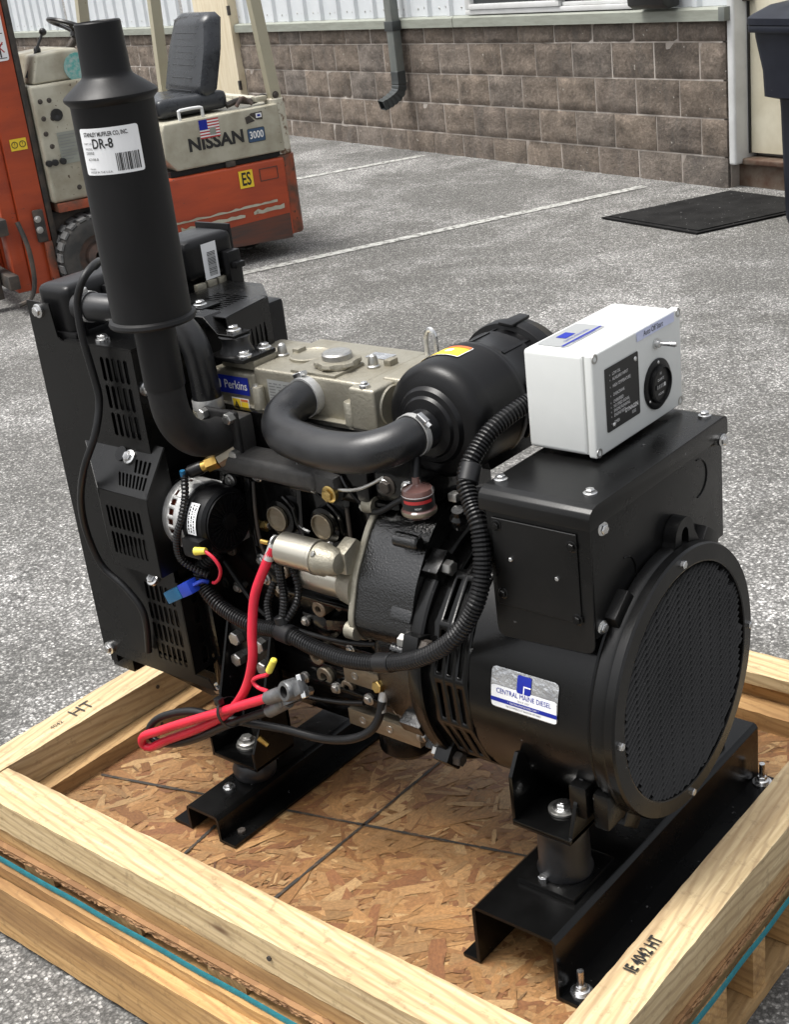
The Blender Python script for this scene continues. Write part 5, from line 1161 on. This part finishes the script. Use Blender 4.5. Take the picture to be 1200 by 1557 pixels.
# --- radiator, side plate and guards
SP = -.2
sp_ = MB()
sp_.prism([(-.622, .437), (-.622, 1.194), (-.556, 1.191), (-.549, 1.128), (-.540, 1.1215), (-.461, 1.1215), (-.461, .437)], XZ, SP, SP+.003)
sp_.prism([(-.461, .66), (-.461, .925), (-.343, .925), (-.343, .66)], XZ, SP, SP+.003); sp_.prism([(-.461, .437), (-.461, .4585), (-.30, .4585), (-.282, .437)], XZ, SP, SP+.003)
rad = sp_.build('radiator_side_plate', 'powder_black', gen, 30)
def grid(a, b_, n): return [a+(b_-a)*k/n for k in range(n+1)]
gx = [-.461]+grid(-.437, -.355, 5)+[-.343]; gz = [.925]+grid(.945, 1.106, 3)+[1.1215]
MB().sheet(gx, gz, lambda u, v: V(u, SP+.0015, v), {(i, j) for i in range(1, 6) for j in (1, 2, 3)}, slot=(.62, .86)).build('upper_guard', 'powder_black', rad, 0, solid=.003)
MB().box(-.343, -.340, SP, -.02, .925, 1.1215).build('guard_return', 'powder_black', rad); MB().box(-.53, -.34, SP+.0, -.03, 1.122, 1.1245).build('guard_top', 'powder_black', rad)
gx = [-.461]+grid(-.443, -.352, 6)+[-.338]; gz = [.4585]+grid(.466, .646, 4)+[.66]
MB().sheet(gx, gz, lambda u, v: V(u, SP+.0015, v), {(i, j) for i in range(1, 7) for j in range(1, 5)}, slot=(.66, .86)).build('lower_guard', 'powder_black', rad, 0, solid=.003)
gy = [SP]+grid(SP+.02, -.10, 3)+[-.08]
MB().sheet(gy, gz, lambda u, v: V(-.338, u, v), {(i, j) for i in (1, 2, 3) for j in range(1, 5)}, slot=(.6, .84)).build('lower_guard_return', 'powder_black', rad, 0, solid=.003)
# belt guard: sloping top, upright front, both slotted
gm = MB(); T0, T1 = V(-.548, -.188, .938), V(-.314, -.188, .938); B0, B1 = V(-.452, -.250, .858), V(-.314, -.250, .858)
def slope(u, v): return (T0*(1-u)+T1*u)*(1-v)+(B0*(1-u)+B1*u)*v
su = [0, .36]+grid(.44, .93, 8)+[1.]; sv = [0, .22]+grid(.30, .88, 2)+[1.]
gm.sheet(su, sv, slope, {(i, 3) for i in range(2, 10)} | {(i, 2) for i in range(6, 10)}, slot=(.60, .86))
fx = [-.452]+grid(-.440, -.338, 8)+[-.314]; fz = [.700]+grid(.724, .832, 2)+[.858]
gm.sheet(fx, fz, lambda u, v: V(u, -.250, v), {(i, j) for i in range(1, 9) for j in (1, 2)}, slot=(.64, .84))
gm.vf([T1, B1, V(-.314, -.25, .70), V(-.314, -.188, .70)], [(0, 1, 2, 3)]); gm.vf([T0, B0, V(-.452, -.25, .70), V(-.50, -.199, .70)], [(0, 1, 2, 3)])
bg = gm.build('belt_guard', 'powder_black', gen, 0, solid=.003)
bolt(bg, (-.392, -.213, .918), (0, -.78, .62), .0098, 'zinc'); MB().lathe([(.014, 0), (.014, .001)], (-.418, -.208, .918), (0, -.78, .62), 24).build('knockout', 'satin_black', bg)
for x, y, z, a in ((-.588, SP-.006, 1.176, (0, -1, 0)), (-.601, SP-.006, .450, (0, -1, 0)), (-.403, SP-.008, .660, (0, -.7, .7)), (-.443, -.178, 1.131, (0, 0, 1)), (-.334, -.184, 1.047, (1, 0, 0)), (-.33, -.157, .405, (0, -1, 0))): bolt(rad, (x, y, z), a, .0095, 'zinc')
MB().box(-.612, -.50, -.188, .225, .45, 1.115, .004).build('radiator_core', 'void', gen)
MB().box(-.50, -.346, -.186, .20, .47, 1.112, .01).build('fan_shroud', 'plastic_black', gen); MB().box(-.62, -.60, -.19, .23, .41, 1.15).build('radiator_frame', 'powder_black', gen)
MB().box(-.622, -.50, .228, .231, .437, 1.13).build('far_side_plate', 'powder_black', gen)
MB().box(-.628, -.56, -.182, -.15, .392, .437, .002).build('radiator_foot', 'powder_black', gen); MB().prism([(-.60, .436), (-.28, .436), (-.30, .40), (-.36, .375), (-.50, .39)], XZ, -.15, .2, .003).build('lower_pan', 'satin_black', gen)
tk = MB(); tk.box(-.607, -.512, -.186, .225, 1.12, 1.222, .022, 4); tk.box(-.600, -.505, -.19, .229, 1.115, 1.135, .003)
for y in (-.165, -.10, -.02, .06, .14, .20): tk.box(-.515, -.503, y-.006, y+.006, 1.125, 1.205, .003)
tk = tk.build('top_tank', 'plastic_black', gen, 40)
tk2 = MB(); tk2.box(-.595, -.488, .09, .222, 1.155, 1.238, .02, 4); tk2.box(-.60, -.50, .225, .232, 1.11, 1.245, .002); tk2.build('tank_end', 'plastic_black', tk)
d_ = decal((-.020, .020, -.042, .030), plane_fn((-.4872, .152, 1.195), (0, 1, 0), (0, 0, 1)), 'label_white', tk, 'barcode_label')
b = MB(); rg = random.Random(2); fn = plane_fn((-.4866, .152, 1.195), (0, 1, 0), (0, 0, 1)); v_ = -.036
while v_ < .012: w_ = rg.choice((.0008, .0016)); b.vf([fn(-.008, v_), fn(.014, v_), fn(.014, v_+w_), fn(-.008, v_+w_)], [(0, 1, 2, 3)]); v_ += w_+.0012
b.build('barcode', 'ink_black', d_, 0)
for k in range(4): MB().box(-.492, -.48, .10+.03*k, .125+.03*k, 1.135, 1.152, .003).build('tank_crimp', 'cast_alu', tk)
MB().box(-.488, -.465, .18, .215, 1.11, 1.20, .004).box(-.488, -.45, .185, .21, 1.165, 1.178, .003).build('tank_clip', 'plastic_black', tk)
hu = MB().tube(spline([(-.515, -.160, 1.180), (-.467, -.155, 1.179), (-.411, -.140, 1.175), (-.354, -.120, 1.166), (-.307, -.110, 1.150), (-.278, -.105, 1.112), (-.272, -.102, 1.060), (-.274, -.100, 1.000)], .008), .0265, 24).build('radiator_hose', 'rubber', gen, 60)
clamp((-.488, -.158, 1.180), (1, .1, 0), .0275, hu, 1.9); MB().lathe([(.0285, 0), (.029, .003), (.029, .017), (.0285, .02)], (-.274, -.100, .992), (0, 0, 1), 32, caps=False).build('hose_band', 'alu_bright', hu); MB().lathe([(.026, 0), (.03, .01), (.03, .035)], (-.274, -.10, .955), (0, 0, 1), 24).build('thermostat_neck', 'cast_alu', hu)
# fan guard behind the muffler, with stay and rubber block
tg_ = MB(); ft_ = lambda u, v: V(u, v, 1.142)
P0, P1, P2 = V(-.262, -.035), V(-.292, .105), V(-.375, .175)
def topf(u, v): a = P0*(1-v)+P1*v; return V(a.x*(1-u)+(-.47)*u, a.y, 1.142)
tg_.sheet([0, .12]+grid(.2, .72, 2)+[1], [0, .1]+grid(.15, .92, 10)+[1], topf, {(i, j) for i in (2, 3) for j in range(2, 12)}, slot=(.84, .45))
ff = lambda u, v: V(P0.x*(1-u)+P1.x*u, P0.y*(1-u)+P1.y*u, v)
tg_.sheet([0, .08]+grid(.14, .88, 7)+[1], [.955, .99, 1.105, 1.142], ff, {(i, 1) for i in range(2, 9)}, slot=(.55, .92))
fs2 = lambda u, v: V(P1.x*(1-u)+P2.x*u, P1.y*(1-u)+P2.y*u, v)
tg_.sheet([0]+grid(.1, .9, 5)+[1], [.955, .975, 1.045, 1.115, 1.142], fs2, {(i, j) for i in range(1, 6) for j in (1, 2)}, slot=(.6, .92)); tg_.vf([V(P1.x, P1.y, 1.142), V(P2.x, P2.y, 1.142), V(-.47, .175, 1.142), V(-.47, .105, 1.142)], [(0, 1, 2, 3)])
fgd = tg_.build('fan_guard', 'powder_black', gen, 0, solid=.003)
MB().prism([(-.40, 1.147), (-.30, 1.147), (-.268, 1.118), (-.225, 1.118), (-.225, 1.114), (-.270, 1.114), (-.302, 1.143), (-.40, 1.143)], XZ, -.055, -.012, .0008, 1).build('stay_bracket', 'powder_black', fgd)
MB().lathe([(.032, 1.082), (.026, 1.095), (.026, 1.105), (.030, 1.113)], (-.245, -.035, 0), (0, 0, 1), 24).build('rubber_block', 'rubber', fgd)
MB().box(-.285, -.19, -.075, .01, 1.074, 1.0815, .002).build('block_plate', 'satin_black', fgd); MB().box(-.275, -.19, -.05, .03, 1.055, 1.073, .003).build('block_seat', 'cast_alu', fgd)
for x, y, z in ((-.245, -.035, 1.125), (-.365, .0, 1.153), (-.205, -.055, 1.087), (-.205, -.005, 1.087), (-.37, -.05, 1.153)): bolt(fgd, (x, y, z), (0, 0, 1), .0095, 'zinc')
MB().box(-.40, -.34, -.02, .03, 1.1445, 1.149, .001).build('guard_strap', 'satin_black', fgd)
# --- front engine bracket on its mount
bk = MB(); bk.box(-.272, -.150, -.150, -.140, .345, .582, .002); bk.box(-.272, -.150, -.245, -.140, .3195, .3285, .002)
for x in (-.272, -.156): bk.prism([(-.141, .58), (-.150, .58), (-.205, .43), (-.245, .36), (-.245, .32), (-.141, .32)], YZ, x, x+.006, .001)
bkt = bk.build('engine_bracket', 'satin_black', gen)
for x, z in ((-.245, .545), (-.180, .545), (-.250, .497), (-.180, .497)): bolt(bkt, (x, -.158, z), (0, -1, 0), .0145, 'dull_zinc', True)
bolt(bkt, (-.224, -.195, .342), (0, 0, 1), .0135, 'dull_zinc'); MB().lathe([(.022, .3288), (.022, .333)], (-.224, -.195, 0), (0, 0, 1), 24).build('washer', 'dull_zinc', bkt)
# --- wiring
lm = MB(); lm.loom([(-.228, -.175, .745), (-.252, -.185, .722), (-.265, -.195, .701), (-.257, -.200, .671), (-.209, -.205, .640), (-.128, -.210, .628), (-.047, -.215, .638), (.041, -.225, .633), (.127, -.235, .639), (.214, -.240, .659), (.299, -.245, .695), (.367, -.240, .746), (.403, -.225, .805), (.408, -.205, .856), (.394, -.185, .914), (.367, -.165, .945), (.345, -.145, .974), (.344, -.115, 1.002), (.352, -.070, 1.031), (.372, -.005, 1.052), (.398, .02, 1.06)], .0148)
lm = lm.build('wiring_loom', 'loom', gen, 0)
for path, r in (([(-.262, -.195, .895), (-.253, -.210, .860), (-.254, -.228, .821), (-.271, -.232, .784), (-.281, -.225, .738), (-.262, -.212, .714), (-.24, -.20, .70)], .0075), ([(-.039, -.205, .772), (-.041, -.204, .738), (-.037, -.208, .702), (-.047, -.212, .655)], .0082),
                ([(-.025, -.190, .762), (-.016, -.190, .723), (-.018, -.200, .692), (-.044, -.212, .652)], .0070), ([(-.12, -.15, .69), (-.118, -.175, .662), (-.105, -.19, .645), (-.087, -.205, .632)], .0075)): MB().loom(path, r, .0060, 10).build('branch_loom', 'loom', lm, 0)
for p0, p1, r in (((-.055, -.2145, .638), (-.020, -.2175, .6375), .0185), ((.196, -.2393, .6545), (.232, -.2412, .6655), .0168), ((.350, -.1485, .967), (.3455, -.128, .990), .0175), ((-.05, -.212, .668), (-.044, -.2125, .645), .0125)): MB().cyl(p0, p1, r, n=18, bev=.002).build('tape_wrap', 'cable_black', lm)
cr = MB(); ra = [(-.036, -.215, .806), (-.050, -.225, .775), (-.075, -.240, .716), (-.082, -.255, .649), (-.083, -.265, .594), (-.113, -.270, .526), (-.169, -.275, .463), (-.259, -.282, .404), (-.352, -.288, .352), (-.402, -.292, .322), (-.420, -.297, .326), (-.408, -.299, .350), (-.352, -.297, .380), (-.307, -.294, .404), (-.186, -.291, .466), (-.107, -.290, .507), (-.030, -.286, .546)]
cr.tube(spline(ra, .008), .0088, 16); cr = cr.build('battery_cable_positive', 'cable_red', gen, 60); cr['label'] = 'red battery cable'
MB().cyl((-.036, -.214, .812), (-.045, -.222, .784), .0075, .0095, n=14).build('cable_lug', 'alu_bright', cr); MB().lathe([(.011, 0), (.011, .003)], (-.040, -.2075, .815), (1, 0, -.2), 16).build('lug_eye', 'alu_bright', cr)
cbk = MB(); ba = [(-.045, -.275, .508), (-.069, -.274, .495), (-.168, -.276, .440), (-.271, -.278, .377), (-.347, -.281, .342), (-.396, -.284, .335), (-.410, -.281, .356), (-.379, -.270, .387), (-.295, -.260, .421), (-.211, -.258, .431), (-.113, -.248, .441), (-.049, -.240, .446), (.028, -.232, .448), (.089, -.225, .462), (.130, -.215, .484), (.149, -.205, .512), (.155, -.196, .545)]
cbk.tube(spline(ba, .008), .0080, 14); cbk = cbk.build('battery_cable_negative', 'cable_black', gen, 60); cbk['label'] = 'black battery cable'
MB().cyl((.153, -.200, .525), (.156, -.19, .562), .0085, .0075, n=14).build('cable_lug', 'alu_bright', cbk); bolt(cbk, (.150, -.196, .572), (-.1, -1, .2), .0115, 'yellow_zinc', True)
MB().cyl((.165, -.18, .575), (.178, -.19, .585), .005, n=10).build('crimp', 'yellow_nylon', cbk); MB().tube(spline([(.178, -.19, .585), (.178, -.195, .60), (.165, -.19, .612), (.15, -.17, .615)], .006), .0035, 8).build('green_lead', 'green_wire', cbk); MB().cyl((.12, -.16, .585), (.128, -.17, .60), .0042, n=8).build('blue_crimp', 'blue_plug_deep', cbk)
def terminal(p0, p1, up, parent):
    p0, p1 = Vector(p0), Vector(p1); d_ = (p1-p0).normalized(); up = Vector(up).normalized(); s_ = d_.cross(up).normalized(); up = s_.cross(d_)
    t = MB(); t.cyl(p0, p1-d_*.012, .0125, .0135, n=16, bev=.002)
    t.prism([(-.02, -.012), (-.008, -.015), (-.008, .015), (-.02, .012)], lambda u, v, w: p1+d_*(u-.006)+s_*v+up*w, -.007, .010, .002)
    t.lathe([(.0105, -.008), (.0195, -.008), (.0185, .015), (.0165, .018), (.0105, .018)], p1, up, 28, caps=False)
    t.box(0, 0, 0, 0, 0, 0) if False else None
    t.prism([(.018, -.015), (.04, -.012), (.04, .012), (.018, .015)], lambda u, v, w: p1+d_*u+s_*v+up*w, -.004, .012, .003)
    o = t.build('battery_terminal', 'lead', parent); MB().lathe([(.0104, .017), (.0104, -.007), (0, -.007)], p1, up, 20, caps=False).build('terminal_bore', 'void', o)
    bolt(o, p1+d_*.034+s_*.016, s_, .008, 'zinc', True); bolt(o, p1+d_*.034-s_*.016, -s_, .008, 'zinc', True)
terminal((-.036, -.286, .542), (.036, -.290, .583), (.35, -.80, .45), cr); terminal((-.050, -.276, .505), (.012, -.272, .548), (-.25, .25, .95), cbk)
MB().tube(spline([(-.035, -.283, .555), (-.06, -.283, .556), (-.07, -.283, .566), (-.055, -.283, .578), (-.03, -.283, .59), (-.022, -.283, .60)], .005), .0038, 8).build('pilot_lead', 'cable_red', cr); MB().cyl((-.024, -.283, .598), (-.004, -.283, .628), .0065, .006, n=12, bev=.002).build('crimp', 'yellow_nylon', cr)
for p, a in (((-.150, -.281, .476), (.86, 0, .45)),): MB().lathe([(.027, -.004), (.0285, -.004), (.0285, .004), (.027, .004)], p, a, 24, caps=False).build('cable_tie', 'cable_black', cr); MB().box(-.172, -.158, -.298, -.284, .492, .507, .002).build('tie_head', 'cable_black', cr)
MB().cyl((-.145, -.23, .392), (-.128, -.225, .378), .006, .005, n=10).build('crimp', 'brass', cbk)
th = MB().tube(spline([(-.500, -.120, 1.245), (-.458, -.140, 1.262), (-.420, -.185, 1.266), (-.414, -.215, 1.251), (-.430, -.225, 1.211), (-.430, -.230, 1.152), (-.428, -.225, 1.076), (-.427, -.225, 1.026), (-.432, -.245, .968), (-.461, -.264, .903), (-.504, -.258, .826), (-.527, -.245, .748), (-.523, -.230, .671), (-.477, -.220, .629), (-.445, -.215, .587), (-.444, -.213, .543), (-.458, -.21, .484)], .01), .0072, 12).build('overflow_tube', 'cable_black', gen, 60)
# unplugged blue connectors
bc = MB(); c_, d_ = V(-.333, -.222, .645), V(.045, 0, .024).normalized(); u_ = V(-d_.z, 0, d_.x); n_ = V(0, -1, 0)
bc.prism([(-.004, -.012), (.046, -.012), (.046, .012), (-.004, .012)], lambda u, v, w: c_+d_*u+u_*v+n_*w, -.012, .012, .002); bc = bc.build('blue_connector', 'blue_plug', gen)
MB().prism([(.048, -.0125), (.082, -.0125), (.082, .0135), (.048, .0135)], lambda u, v, w: c_+d_*u+u_*v+n_*w, -.012, .012, .002).build('connector_half', 'blue_plug_deep', bc)
MB().tube(spline([(-.262, -.222, .684), (-.25, -.21, .69), (-.245, -.2, .685)], .005), .004, 6).build('connector_lead', 'blue_plug_deep', bc); MB().tube([(-.262, -.198, .905), (-.263, -.197, .888)], .005, 8).build('blue_lead', 'blue_plug', lm)
